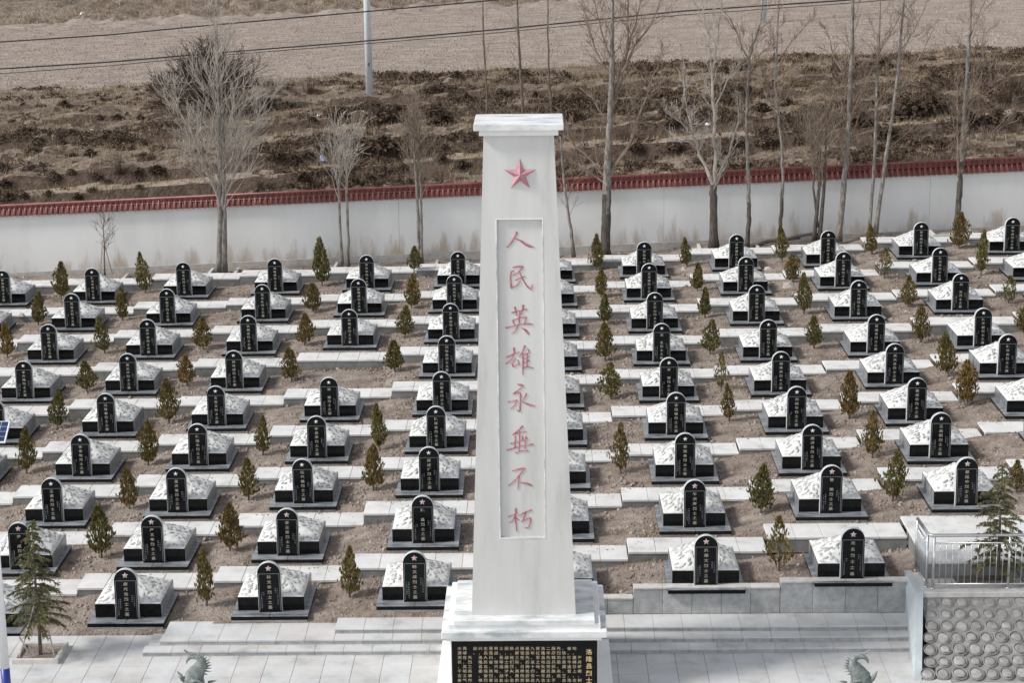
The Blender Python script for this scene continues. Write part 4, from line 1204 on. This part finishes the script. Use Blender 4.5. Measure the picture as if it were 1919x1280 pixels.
def bare_tree(base_px, stems, Y, label, seed, limbs=(), auto=None, trunk_mat=None, twig_mat=None, name='bare_tree', group=None, two_tone=False, dens=1.0):
    """stems: pixel polylines 'x,y,width ...' of the trunk(s);  limbs: pixel polylines of main branches;  auto: dict for grown branches"""
    r_ = random.Random(seed)
    root = at_y(*base_px, Y)
    e = link(name, None, loc=root, label=label, cat='tree', group=group)
    tb = MB(); br = MB()
    lines = []
    for s_ in stems:
        P_ = poly_px(s_, Y); lines.append((P_, True))
    for s_ in limbs:
        P_ = poly_px(s_, Y)
        off = 0; dy = r_.uniform(-1.2, 1.2)
        P2 = [(p + Vector((0, dy * i / max(1, len(P_) - 1), 0)), w) for i, (p, w) in enumerate(P_)]
        lines.append(([(p, w * .78) for p, w in P2], False))
    for P_, is_t in lines:
        pts = [p - root for p, w in P_]; rs = [w for p, w in P_]
        # subdivide and wobble
        Q = []; R2 = []
        for i in range(len(pts) - 1):
            K_ = 8 if is_t and two_tone else 3
            for k in range(K_):
                t = k / K_; q = pts[i].lerp(pts[i + 1], t); w_ = rs[i] * (1 - t) + rs[i + 1] * t
                if 0 < i + k: q = q + Vector((r_.gauss(0, .010), r_.gauss(0, .02), 0)) * (1 + 2 * (not is_t))
                Q.append(q); R2.append(w_ * (1 + .10 * nz3(q.z * 3, seed, i)))
        Q.append(pts[-1]); R2.append(rs[-1])
        if is_t: Q[0] = Q[0] - Vector((0, 0, .12)); R2[0] *= 1.35
        (tb if is_t else br).tube(Q, R2, 8 if is_t else 6)
        if auto:
            tot = sum((Q[i + 1] - Q[i]).length for i in range(len(Q) - 1))
            zlo = auto.get('from', .3); nb_ = max(2, int(auto.get('per_m', 4) * tot * (1 - zlo if is_t else 1) * dens))
            for k in range(nb_):
                t = zlo + (1 - zlo) * ((k + r_.random()) / nb_) if is_t else .12 + .88 * (k + r_.random()) / nb_
                f_ = t * (len(Q) - 1); i = min(int(f_), len(Q) - 2)
                q = Q[i].lerp(Q[i + 1], f_ - i); w_ = R2[i]
                base = (Q[i + 1] - Q[i]).normalized()
                a = r_.uniform(0, 6.283)
                sd = Vector((math.cos(a), math.sin(a) * .9, 0)); sd = (sd - base * sd.dot(base)).normalized()
                an = r_.uniform(*auto.get('ang', (.5, .8)))
                nd = base * math.cos(an) + sd * math.sin(an)
                lo_, hi_ = auto.get('len', (1.0, 2.4))
                tt = (t - zlo) / (1 - zlo) if is_t else t * .7 + .3
                le = (hi_ * (1 - tt) + lo_ * tt) * r_.uniform(.7, 1.15) * (1 if is_t else .75)
                grow(br, q, nd, le, min(w_ * .55, auto.get('r', .03)), auto.get('depth', 2), r_, auto.get('up', .3), auto.get('kids', (3, 5)), auto.get('kang', (.35, .75)), auto.get('rmin', .008))
    tm = tb.mesh('trunk', [trunk_mat or M_bark, M_bark_dark], True)
    if two_tone:                                     # rough dark bark on the old foot, smooth grey bark above
        for pl_ in tm.polygons:
            if pl_.center.z < 2.2 + 1.3 * nz3(pl_.center.x * 7, pl_.center.y * 7, pl_.center.z * 1.5 + seed): pl_.material_index = 1
    link('trunk', tm, e)
    link('branches', br.mesh('branches', twig_mat or M_twig_brown), e)
    return e
YT = 80.6
def base_y(px, py): return march(px, py, lambda x, y: ground_z(x, y), 76.0, 81.4, .05).y
bare_tree((415, 507), ['411,507,13 413,440,11 412,380,10 412,300,8 410,200,6 408,120,4 407,45,1.5', '419,507,13 421,440,11 419,380,9 420,300,7 418,210,5 414,130,3'], YT,
          'tall pale bare tree with a full round crown left of the monument', 1, auto=dict(**{'from': .33}, per_m=4.2, len=(1.0, 2.7), depth=2, r=.021, ang=(.45, .8), up=.50, kids=(4, 5), rmin=.0062), trunk_mat=M_bark, twig_mat=M_twig_pale,
          limbs=['415,390,5 385,300,4 345,210,3 318,160,1.5', '416,380,5 450,300,4 485,215,3 505,165,1.5'])
bare_tree((646, 498), ['641,497,6 638,440,5 636,380,5 636,310,4 632,250,2', '653,498,6 652,430,5 650,370,5 649,310,4 653,260,2'], YT,
          'slender pair of pale bare stems with fine upswept twigs left of the monument', 2, auto=dict(**{'from': .50}, per_m=6, len=(.8, 1.9), depth=2, r=.018, ang=(.35, .7), up=.5, rmin=.0062), twig_mat=M_twig_pale, name='bare_tree')
bare_tree((788, 492), ['787,491,7 784,430,6 781,360,5 778,300,4 775,240,3 772,170,1.2', '791,492,6 790,430,5 789,350,4 783,290,3 777,230,1.5'], YT,
          'narrow bare tree with two brown stems beside the monument on its left', 3, auto=dict(**{'from': .38}, per_m=6, len=(.6, 1.8), depth=2, r=.016, ang=(.25, .6), up=.6, rmin=.006), name='bare_tree')
bare_tree((197, 512), ['196,511,3 195,470,2.5 194,430,1.5 194,402,1'], YT + .2, 'small staked sapling against the wall at the left', 4,
          auto=dict(**{'from': .25}, per_m=14, len=(.35, .75), depth=1, r=.010, ang=(.6, .95), up=.25, kids=(3, 5), rmin=.006), name='sapling', twig_mat=M_bark_brown, trunk_mat=M_bark_brown)
bare_tree((1134, 474), ['1134,474,19 1136,400,17 1137,340,16 1140,280,13 1143,220,11 1146,150,10 1147,80,8 1148,20,6 1149,-90,2'], YT,
          'biggest bare tree, thick forked trunk just right of the monument', 5, two_tone=True,
          limbs=['1140,330,9 1180,270,6 1205,200,5 1228,140,3 1240,100,2', '1146,200,11 1162,150,10 1170,115,8 1183,70,5 1200,10,3 1210,-60,1.5', '1165,135,7 1190,90,5 1225,40,3 1245,-20,2', '1146,150,5 1120,100,4 1105,60,3 1090,10,2', '1137,225,6 1110,185,4 1085,165,3 1060,150,1.5',
                 '1138,335,6 1105,300,4 1070,270,3 1050,255,1.5', '1147,110,4 1125,55,3 1112,-10,1.5', '1172,110,5 1176,50,4 1180,-40,2', '1136,345,5 1095,320,3 1060,300,1.5'],
          auto=dict(**{'from': .40}, per_m=2.6, len=(.8, 2.2), depth=2, r=.018, ang=(.35, .8), up=.4, rmin=.0062))
bare_tree((1074, 476), ['1075,476,7 1070,430,6 1064,390,5 1057,340,5 1053,300,4 1050,255,2'], YT, 'thin leaning bare stem close to the right side of the monument', 6, auto=dict(**{'from': .3}, per_m=4, len=(.5, 1.2), depth=1, r=.012, rmin=.006))
bare_tree((1338, 462), ['1338,462,18 1337,410,14 1337,370,14 1336,345,13'], YT, 'bare tree with dark thick trunk splitting into several pale limbs above the wall', 7, trunk_mat=M_bark_dark, twig_mat=M_twig_pale,
          limbs=['1337,348,10 1312,290,7 1298,255,5 1288,215,4 1280,160,3 1278,90,2', '1338,350,9 1340,300,8 1338,240,7 1334,160,6 1329,90,4 1318,20,3 1312,-60,1.5', '1339,340,7 1365,290,5 1385,230,4 1390,190,2', '1300,255,4 1275,225,3 1245,205,1.5', '1340,200,4 1365,150,3 1392,120,1.5', '1334,140,4 1345,70,3 1352,-20,1.5', '1312,290,4 1290,262,3 1262,258,1.5'],
          auto=dict(**{'from': .6}, per_m=3.2, len=(.6, 1.7), depth=2, r=.016, ang=(.3, .75), up=.45, rmin=.0062))
bare_tree((1399, 458), ['1400,458,9 1404,410,8 1403,360,7 1401,300,7 1399,230,6 1401,160,5 1404,110,4 1425,40,3 1435,-40,1.5'], YT, 'slim bare tree forking high up, right of the thick dark trunk', 8,
          two_tone=True, limbs=['1404,120,4 1385,75,3 1365,30,2', '1402,150,3 1420,110,2 1445,95,1.2'], auto=dict(**{'from': .45}, per_m=3, len=(.6, 1.5), depth=2, r=.012, ang=(.35, .7), up=.5, rmin=.006))
bare_tree((1463, 442), ['1461,444,7 1464,400,7 1467,340,6 1465,270,5 1456,200,5 1452,150,4 1456,90,3 1460,0,2 1461,-60,1'], YT, 'slim kinked bare tree with a light trunk, fourth tree right of the monument', 9,
          two_tone=True, limbs=['1457,200,4 1475,180,3 1490,150,1.5', '1455,115,3 1490,70,2 1530,25,1.2', '1457,205,3 1440,185,2'], auto=dict(**{'from': .45}, per_m=2.8, len=(.6, 1.4), depth=2, r=.012, ang=(.35, .7), up=.5, rmin=.006))
bare_tree((1531, 447), ['1526,447,8 1530,400,7 1537,340,6 1534,280,4 1530,220,2', '1536,447,8 1541,390,7 1546,330,5 1548,270,3 1550,200,1.5', '1532,420,5 1524,350,4 1526,300,3 1520,240,1.5'], YT, 'shrubby many-stemmed bare tree with dark stems at the wall', 10, trunk_mat=M_bark_dark,
          auto=dict(**{'from': .35}, per_m=4.5, len=(.8, 2.2), depth=2, r=.014, ang=(.2, .55), up=.6, rmin=.006))
bare_tree((1573, 447), ['1571,447,12 1578,390,11 1582,330,10 1588,270,9 1591,220,9 1594,150,8 1597,80,7 1598,0,6 1600,-80,2'], YT, 'tall straight bare tree with pale trunk, leaning slightly right', 11, trunk_mat=M_bark,
          limbs=['1590,230,4 1645,100,3 1685,30,2', '1594,170,4 1565,110,3 1550,60,1.5', '1588,280,4 1620,200,2.5 1625,120,1.5', '1590,240,4 1560,160,2 1545,130,1'], auto=dict(**{'from': .35}, per_m=2.6, len=(.7, 1.9), depth=2, r=.014, ang=(.35, .8), up=.5, rmin=.006))
bare_tree((1629, 434), ['1629,434,7 1634,370,6 1640,280,6 1642,200,5 1644,130,4 1648,60,3 1652,-40,1.5'], YT, 'left stem of the close pair of thin leaning bare trees', 12, limbs=['1643,240,3 1600,255,2 1570,290,1'],
          auto=dict(**{'from': .35}, per_m=2.6, len=(.7, 1.7), depth=2, r=.012, ang=(.5, 1.0), up=.25, rmin=.006))
bare_tree((1643, 432), ['1641,432,8 1650,370,7 1660,300,7 1671,220,6 1681,150,6 1688,80,5 1693,0,4 1698,-60,2'], YT, 'right stem of the close pair, leaning strongly right', 13, limbs=['1685,170,4 1715,120,3 1745,50,2', '1690,90,3 1715,60,2 1740,10,1.5', '1664,280,3 1700,250,2 1745,235,1'],
          auto=dict(**{'from': .30}, per_m=2.6, len=(.7, 1.8), depth=2, r=.012, ang=(.5, 1.0), up=.25, rmin=.006))
bare_tree((1796, 412), ['1794,412,10 1798,360,11 1801,310,9 1805,250,8 1810,170,7 1816,90,6 1819,20,5 1822,-70,2'], YT, 'tall bare tree with side stem at the right end of the wall', 14, two_tone=True,
          limbs=['1796,330,5 1792,280,4 1789,210,3 1784,150,2', '1803,300,4 1840,270,3 1880,230,2 1905,200,1.2', '1806,240,4 1825,180,3 1840,110,2 1850,50,1.2', '1817,70,4 1840,30,3 1860,-10,1.5', '1803,230,3 1770,190,2'],
          auto=dict(**{'from': .35}, per_m=2.6, len=(.7, 1.9), depth=2, r=.014, ang=(.35, .8), up=.45, rmin=.006))
YH = 86.0
for bx, s_, sd_, lab in ((912, '913,235,4 911,150,3.5 906,80,3 903,-60,1.5', 15, 'thin bare poplar behind the monument top, leftmost of three'), (979, '982,235,6 975,130,5 971,60,4 967,-60,2', 16, 'thin bare poplar behind the monument top, middle of three'),
                         (1033, '1036,235,5 1029,150,4 1027,60,3 1025,-60,1.5', 17, 'thin bare poplar behind the monument top, rightmost of three')):
    p = march(bx, 262, lambda x, y: hill_z(x, y, False), 83, 100, .06)
    s2 = '%d,262,6 ' % bx + s_
    bare_tree((bx, 262), [s2], p.y, lab, sd_, auto=dict(**{'from': .15}, per_m=2.2, len=(.6, 1.5), depth=1, r=.010, ang=(.3, .7), up=.4, rmin=.006), trunk_mat=M_bark_brown)
# dark bare willow dome at the field edge
p = hill_at(385, 206); d = (p - camo.location).length
e = link('willow_bush', None, loc=p, label='big dark dome of bare willow behind the pale tree', cat='bush')
r_ = random.Random(77); b = MB(); bt = MB()
for k in range(46):
    a = r_.uniform(0, 6.283); el = r_.uniform(.15, 1.5)
    dd = Vector((math.cos(a) * math.cos(el), math.sin(a) * math.cos(el), math.sin(el)))
    grow(b, dd * .2, dd, 1.9 * (.8 + .3 * r_.random()), .022, 3, r_, .35, (5, 6), (.3, .75), .007)
link('branches', b.mesh('branches', mat('dark_purple_brown_twigs', [(.05, .034, .030), (.085, .062, .053), (.13, .10, .085)], 3, .95, spec=.05)), e, (0, 0, -.1), None, (1.28, 1.1, 1.06))

# kerbed beds round the trees at the wall, logs, sapling stakes
def bed(px0, px1, py, label):
    a, c_ = at_y(px0, py, 80.0), at_y(px1, py, 80.0)
    z = ground_z((a.x + c_.x) / 2, 80.4) + .14
    e = link('tree_bed', None, loc=(0, 0, z), label=label, cat='tree bed')
    for nme, x0, x1, y0, y1 in (('kerb', a.x, c_.x, 79.98, 80.1), ('kerb', a.x, a.x + .12, 80.102, 81.2), ('kerb', c_.x - .12, c_.x, 80.102, 81.2)):
        link(nme, MB().bbox(x0, x1, y0, y1, -.3, 0, .008).mesh(nme, M_kerb), e)
bed(158, 232, 520, 'kerbed bed round the staked sapling'); bed(388, 442, 517, 'kerbed bed round the tall pale tree'); bed(624, 690, 508, 'kerbed bed round the slender pair of stems'); bed(765, 820, 500, 'kerbed bed round the narrow brown tree')
bed(1040, 1165, 485, 'kerbed bed round the biggest bare tree'); bed(1310, 1425, 470, 'kerbed bed round the thick dark trunk'); bed(1750, 1830, 425, 'kerbed bed round the rightmost bare tree')
sx = at_y(196, 511, YT + .2)
e = link('sapling_stakes', None, loc=(sx.x, sx.y, sx.z), label='three grey stakes tied round the sapling at the left', cat='stakes')
for a in (0.3, 2.4, 4.5):
    link('stake', MB().tube([(.32 * math.cos(a), .32 * math.sin(a), -.1), (.03 * math.cos(a), .03 * math.sin(a), 1.35)], .018, 5).mesh('stake', M_wood), e)
for pts_, lab, r0 in (('1405,462 1440,452 1500,446', 'dead log lying along the foot of the wall', .09), ('1470,447 1520,438 1560,440', 'second dead log lying by the wall further right', .07)):
    P_ = [at_y(*map(float, t.split(',')), 80.9) for t in pts_.split()]
    for q in P_: q.z = max(q.z, ground_z(q.x, 80.9) + .06)
    o_ = P_[0].copy()
    link('log', MB().tube([q - o_ for q in P_], [r0, r0 * .9, r0 * .5], 7).mesh('log', M_log, True), None, o_, label=lab, cat='log')

# ------------------------------------------------------------------ deodar cedars
def cedar(loc, H_, R_, label, seed, bare_low=.0, open_=1.0):
    r_ = random.Random(seed)
    e = link('cedar_tree', None, loc=loc, label=label, cat='tree')
    tb = MB(); nb_ = MB(); br = MB()
    tb.tube([(0, 0, -.1), (.02, 0, H_ * .3), (-.01, .01, H_ * .65), (.02, 0, H_ * .97)], [.052, .042, .024, .006], 8)
    nbr = int(88 * open_)
    for k in range(nbr):
        t = bare_low + (1 - bare_low) * (k + r_.random()) / nbr
        z = H_ * t; a = k * 2.4 + r_.uniform(-.5, .5)
        prof = (1 - t) ** .75 * min(1, (t - bare_low) * 6 + .45)
        le = max(.08, R_ * prof * r_.uniform(.6, 1.15))
        rise = r_.uniform(.05, .5)
        pts = []
        for q in range(6):
            s_ = q / 5
            pts.append(Vector((math.cos(a) * le * s_, math.sin(a) * le * s_, z + le * (rise * s_ - .45 * s_ * s_))))
        br.tube(pts, [.012 * (1 - .12 * q) for q in range(6)], 3, cap=False)
        ns = int(26 + 95 * le)
        for _ in range(ns):
            f_ = r_.uniform(.15, 1.0) * 5; i = min(int(f_), 4); p = pts[i].lerp(pts[i + 1], f_ - i)
            ax = (pts[i + 1] - pts[i]).normalized()
            sdv = Vector((-math.sin(a), math.cos(a), 0)) * r_.choice((-1, 1))
            dr = (ax * r_.uniform(.3, 1.0) + sdv * r_.uniform(.2, .9) + Vector((0, 0, r_.uniform(-.5, .35)))).normalized()
            ln = r_.uniform(.07, .17) * (1.1 - .4 * t)
            tip = p + dr * ln + Vector((0, 0, -.25 * ln))
            for w_ in range(3):
                s2 = Vector((r_.gauss(0, 1), r_.gauss(0, 1), r_.gauss(0, 1))); s2 = (s2 - dr * s2.dot(dr)).normalized() * r_.uniform(.007, .014)
                m_ = p.lerp(tip, .5)
                nb_.add([p, m_ + s2, tip, m_ - s2], [(0, 1, 2, 3)])
    link('trunk', tb.mesh('trunk', M_bark_brown, True), e); link('branches', br.mesh('branches', M_bark_brown), e); link('needles', nb_.mesh('needles', M_cedar), e)
    return e
pc = at_z(76, 1226, .06)
cedar(pc, 3.42, 1.12, 'young green cedar in a square concrete planter at the left', 5, .22)
a0, a1, a3 = at_z(22, 1246, .0), at_z(108, 1247, .0), at_z(126, 1213, .0)
pe = link('planter', None, loc=(a0.x, a0.y, 0), label='square concrete kerb planter holding the left cedar', cat='planter')
wx, wy = a1.x - a0.x, a3.y - a1.y
for x0, x1, y0, y1 in ((0, wx, 0, .1), (0, wx, wy - .1, wy), (0, .1, .102, wy - .102), (wx - .1, wx, .102, wy - .102)):
    link('kerb', MB().bbox(x0, x1, y0, y1, 0, .12, .008).mesh('kerb', M_kerb), pe)
link('planter_soil', MB().box(.1, wx - .1, .1, wy - .1, 0, .045).mesh('planter_soil', M_dirt), pe)
def stake(px, label, tips, m=M_wood, base_z=.06, r=.022):
    P_ = [at_y(x_, y_, Y_) for x_, y_, Y_ in tips]; o_ = P_[0].copy()
    link('stake', MB().tube([q - o_ for q in P_], [r, r * .9], 6).mesh('stake', m), None, o_, label=label, cat='stake')
yc = pc.y
stake(0, 'long pale stake leaning against the left cedar', [(35, 1238, yc - .3), (64, 1135, yc - .1)]); stake(0, 'short pale stake crossing at the foot of the left cedar', [(61, 1236, yc - .25), (36, 1194, yc - .1)]); stake(0, 'pale stake on the right side of the left cedar', [(103, 1235, yc - .28), (91, 1182, yc - .05)])
pr = at_z(1868, 1092, zP); pr.y += .0
cedar(pr, at_y(1868, 868, pr.y).z - zP, 1.1, 'young cedar behind the steel railing at the right', 9, .12, .85)
link('planter_edge', MB().bbox(-1.0, .35, -.05, .6, 0, .07, .006).mesh('planter_edge', M_log), None, (pr.x, pr.y - .05, zP), label='low dark planter edge round the right cedar', cat='planter')
yr = pr.y + .05
stake(0, 'grey stake leaning at the left of the right cedar', [(1829, 1093, yr - .02), (1845, 1050, yr)], M_log, 0, .02); stake(0, 'reddish stake leaning towards the right cedar', [(1834, 1094, yr), (1852, 1040, yr + .05)], M_wood_red, 0, .022); stake(0, 'dark stake on the right of the right cedar', [(1918, 1090, yr), (1896, 1055, yr + .05)], M_log, 0, .022)

# ------------------------------------------------------------------ solar lamp, poles, cables
YL = 40.5
pb = at_y(11.5, 1279, YL)
lt = link('solar_lamp', None, loc=(pb.x, YL, 0), label='white and blue lamp post with a solar panel at the left edge', cat='lamp post')
top = at_y(-16, 806, YL).z
zb2 = at_y(10, 1252, YL).z
link('pole', MB().tube([(0, 0, zb2 + .001), (0, 0, top)], [.098, .07], 14).mesh('pole', M_polewhite, True), lt)
link('pole_base', MB().tube([(0, 0, .0), (0, 0, zb2)], [.105, .0985], 14).mesh('pole_base', M_poleblue, True), lt)
link('foot_plate', MB().bbox(-.2, .2, -.2, .2, 0, .025, .006).mesh('foot_plate', M_steel), lt)
pr_ = at_y(14, 797, YL); pl_ = at_y(14, 823, YL)
panel = link('solar_panel', MB().bbox(-.95, .0, -.30, .30, -.02, .02, .004).mesh('solar_panel', M_polewhite), lt, (at_y(14.5, 810, YL).x - pb.x, 0, at_y(14, 810, YL).z), (math.radians(32), 0, 0))
for k in range(6):
    for q in range(4):
        link('solar_cell', MB().box(-.93 + .152 * k, -.93 + .152 * k + .142, -.28 + .142 * q, -.28 + .142 * q + .132, .021, .024).mesh('solar_cell', M_cell), panel)
pp = hill_at(693, 179)
dp = (pp - camo.location).length
po = link('utility_pole', None, loc=pp, label='pale concrete utility pole at the edge of the ploughed field', cat='pole')
link('pole', MB().tube([(0, 0, -.5), (-.02, 0, 4.5), (-.05, 0, 9.5)], [7.2 / F * dp, 6.0 / F * dp, 5.0 / F * dp], 14).mesh('pole', M_polecon, True), po)
b = MB()
for k, (x0, x1, zc) in enumerate(((-.06, .06, .0), (-.04, .06, .07), (-.02, .05, -.06))):
    b.box(x0, x1, -6.9 / F * dp - .02, -6.9 / F * dp + .01, 1.55 + zc, 1.58 + zc)
link('painted_mark', b.mesh('painted_mark', M_cable), po)
p2 = hill_at(1431, 42); d2 = (p2 - camo.location).length
o2 = link('utility_pole', None, loc=p2, label='distant grey pole on the field behind the right trees', cat='pole')
link('pole', MB().tube([(0, 0, -.4), (0, 0, 9)], [5.0 / F * d2, 3.6 / F * d2], 10).mesh('pole', M_polecon, True), o2)
def cable(pts_, r, Y0, Y1, label):
    Q = []
    xs_ = [p[0] for p in pts_]
    for px, py in pts_:
        t = (px + 400) / 2700; Q.append(at_y(px, py, Y0 + (Y1 - Y0) * t))
    Q2 = []
    for i in range(len(Q) - 1):
        for k in range(4): Q2.append(Q[i].lerp(Q[i + 1], k / 4))
    Q2.append(Q[-1]); o_ = Q2[0].copy()
    link('cable', MB().tube([q - o_ for q in Q2], r, 5).mesh('cable', M_cable, True), None, o_, label=label, cat='cable')
cable([(-500, 112), (0, 78), (200, 65), (400, 46), (640, 25), (900, 2), (1300, -40)], .034, 98, 98, 'upper black cable crossing the field')
cable([(-500, 160), (0, 128.5), (200, 116), (400, 99), (640, 80), (940, 54), (1280, 20), (1580, 0), (2300, -60)], .036, 98, 98, 'lower black cable crossing the field')
cable([(-500, 172), (0, 137.5), (200, 123), (400, 104), (640, 85), (940, 60), (1280, 27), (1580, 6), (2300, -54)], .018, 98, 98, 'thin cable hanging just under the lower black cable')

# ------------------------------------------------------------------ carved fish-dragon ornaments at the front edge
def ornament(px, py, flip, label):
    Y = 40.6
    c0 = at_y(px, 1280, Y); s = 1 / F * (c0 - camo.location).length / 17.45 / math.cos(.41)
    # local metres from enlarged-photo units: u right, v down, origin (700,1134)
    def U(u, v, y=0.0): return Vector(((u - 700) * s * flip, y, (1134 - v) * s))
    e = link('dragon_ornament', None, loc=(c0.x, Y, c0.z), label=label, cat='ornament', group='carved fish-dragon ornaments')
    base = c0.z
    b = MB()
    path = [(720, 1750, 300), (700, 1500, 330), (700, 1280, 340), (700, 1090, 320), (735, 930, 285), (810, 800, 240), (885, 680, 200), (945, 560, 165), (955, 450, 130), (900, 365, 95), (800, 325, 78), (690, 325, 66), (590, 372, 54), (535, 450, 40), (515, 545, 10)]
    P_ = [U(u, v) for u, v, w in path]; R_ = [w * s for _, _, w in path]
    b.tube(P_, R_, 14)
    link('body', b.mesh('body', M_statue, True), e)
    b = MB()
    for (u, v, w), nx_ in zip(path[3:11], path[4:12]):          # overlapping scales
        for q in range(9):
            for h in (0, .5):
                uu, vv, ww = u + (nx_[0] - u) * h, v + (nx_[1] - v) * h, w + (nx_[2] - w) * h
                a = math.pi * (.08 + .84 * (q + h) / 9)
                d_ = Vector((nx_[0] - u, 0, -(nx_[1] - v))).normalized(); d_.x *= flip
                n1 = Vector((d_.z, 0, -d_.x))
                rad = n1 * math.cos(a) + Vector((0, -1, 0)) * math.sin(a)
                tan = d_.cross(rad)
                c = U(uu, vv) + rad * ww * s * .99
                k_ = ww * s * .20
                b.add([c - tan * k_ - d_ * k_ * .3, c + d_ * k_ * 1.1, c + tan * k_ - d_ * k_ * .3, c - d_ * k_ * 1.0 + rad * k_ * .35], [(0, 1, 3), (1, 2, 3), (2, 0, 3)])
    link('scales', b.mesh('scales', M_statue), e)
    for k, (u, v, du, dv) in enumerate(((1065, 390, 60, -50), (1120, 450, 75, -40), (1150, 530, 85, -35), (1165, 610, 95, -30), (1150, 690, 110, -10), (1120, 780, 120, 15), (1060, 870, 70, 20), (1010, 330, 40, -60))):
        bb = MB().tube([U(u - du * .9, v - dv * .9), U(u, v), U(u + du, v + dv)], [34 * s, 26 * s, 3 * s], 6)
        link('spine', bb.mesh('spine', M_statue, True), e)
    bb = MB(); f_ = [U(980, 300), U(860, 250), U(720, 215), U(560, 175), U(470, 110)]
    g_ = [U(930, 330), U(820, 310), U(690, 285), U(580, 230), U(470, 112)]
    y_ = Vector((0, .03, 0))
    vs = []
    for p, q in zip(f_, g_): vs += [p - y_, q - y_, q + y_, p + y_]
    fs = [(i * 4 + k, i * 4 + (k + 1) % 4, (i + 1) * 4 + (k + 1) % 4, (i + 1) * 4 + k) for i in range(4) for k in range(4)]
    bb.add(vs, fs + [(0, 1, 2, 3), (19, 18, 17, 16)]); link('tail_fin', bb.mesh('tail_fin', M_statue), e)
    bb = MB().tube([U(420, 1000, -.1), U(340, 850, -.1), U(265, 715, -.1)], [70 * s, 62 * s, 6 * s], 7); link('horn', bb.mesh('horn', M_statue, True), e)
    for k, (u, v, R1) in enumerate(((760, 1120, 250), (820, 1180, 310), (700, 1160, 180))):
        pts = [U(u + R1 * math.cos(t) * .9, v - R1 * .72 * math.sin(t), -.21 - .02 * k) for t in [math.pi * (-.15 + .9 * q / 9) for q in range(10)]]
        bb = MB().tube(pts, [(20 + 14 * math.sin(math.pi * q / 9)) * s for q in range(10)], 6); link('gill_ridge', bb.mesh('gill_ridge', M_statue, True), e)
    bb = MB().tube([U(1130, 1130, -.02), U(1250, 1090, -.02), U(1390, 1070, -.02)], [50 * s, 40 * s, 5 * s], 6); link('side_fin', bb.mesh('side_fin', M_statue, True), e)
    link('pedestal', MB().bbox(-.36, .36, -.36, .36, -base, -.42, .02).mesh('pedestal', M_kerb), e)
ornament(363, 1255, 1, 'carved grey-green fish-dragon tail at the bottom left, curling to the left')
ornament(1614, 1255, -1, 'carved grey-green fish-dragon tail at the bottom right, curling to the right')

# ------------------------------------------------------------------ litter and loose rocks
rng = random.Random(31)
def rock(px, py, s_, lab, m=M_rock, cat='rock', name='rock', fn=ground_z, flat=.55, y0=43.5, y1=82):
    p = march(px, py, fn, y0, y1, .05); d = (p - camo.location).length
    b = MB(); clod(b, 0, 0, 0, s_ / F * d * .5, rng, flat)
    link(name, b.mesh(name, m), None, p, label=lab, cat=cat)
rock(1282, 506, 20, 'flat pale rock beside the first column right of the monument, back row'); rock(1440, 505, 24, 'pale rock behind the second column right of monument near the wall')
rock(1478, 538, 30, 'flat broken slab on the soil right of the second column'); rock(98, 812, 12, 'whitish stone on the soil at the left edge'); rock(1700, 585, 15, 'grey rock on the soil under the third column right')
rock(1322, 603, 11, 'small grey stone by the fourth row juniper right of monument'); rock(1690, 945, 14, 'pale stone near the bush between the third and second columns right'); rock(1115, 738, 16, 'pale broken stone just right of the monument, middle rows')
rock(40, 602, 18, 'pale reddish rock at the far left between the graves'); rock(698, 910, 13, 'small rock at the foot of the first juniper left of monument')
hz = lambda x, y: hill_z(x, y, False)
for px, py, s_, lab in ((231, 270, 11, 'thin white scrap caught in the reddish brush'), (172, 243, 7, 'tiny white scrap on the bank at the left'), (1710, 186, 9, 'white scrap on the bank behind the leaning trees'), (1753, 227, 8, 'white scrap under the bank ledge at the right'),
                        (1326, 235, 14, 'crumpled white sheet on the bank behind the pale limbs'), (1904, 166, 9, 'white scrap at the far right of the bank'), (597, 216, 7, 'white scrap on the bank above the blue bag'), (1202, 166, 6, 'tiny white scrap right of the biggest tree'),
                        (155, 25, 16, 'whitish scraps at the top edge of the field'), (1708, 232, 9, 'pale scrap on the bank under the leaning trees')):
    rock(px, py, s_, lab, M_litter, 'litter', 'litter', hz, .5, 83, 150)
rock(604, 300, 20, 'crumpled blue and white bag on the bank path', M_litter_blue, 'litter', 'litter', hz, .8, 83, 150)
for k, (px, py, s_) in enumerate(((1280, 312, 9), (1288, 306, 10), (1297, 311, 10), (1305, 300, 9), (1290, 298, 8), (1303, 288, 10), (1310, 312, 8), (1276, 306, 7))):
    rock(px, py, s_, 'pale rubble stone heaped behind the wall by the thick trunk', M_rock, 'rock', 'rubble_stone', hz, .7, 82.6, 150)
    bpy.data.objects[[o.name for o in bpy.data.objects if o.name.startswith('rubble_stone')][-1]]['group'] = 'rubble heap behind the wall'

bpy.data.objects.remove(_fo)
bpy.data.curves.remove(_fc)
print('OBJECTS', len(bpy.data.objects), 'TRIS', sum(len(o.data.polygons) for o in bpy.data.objects if o.type == 'MESH'))
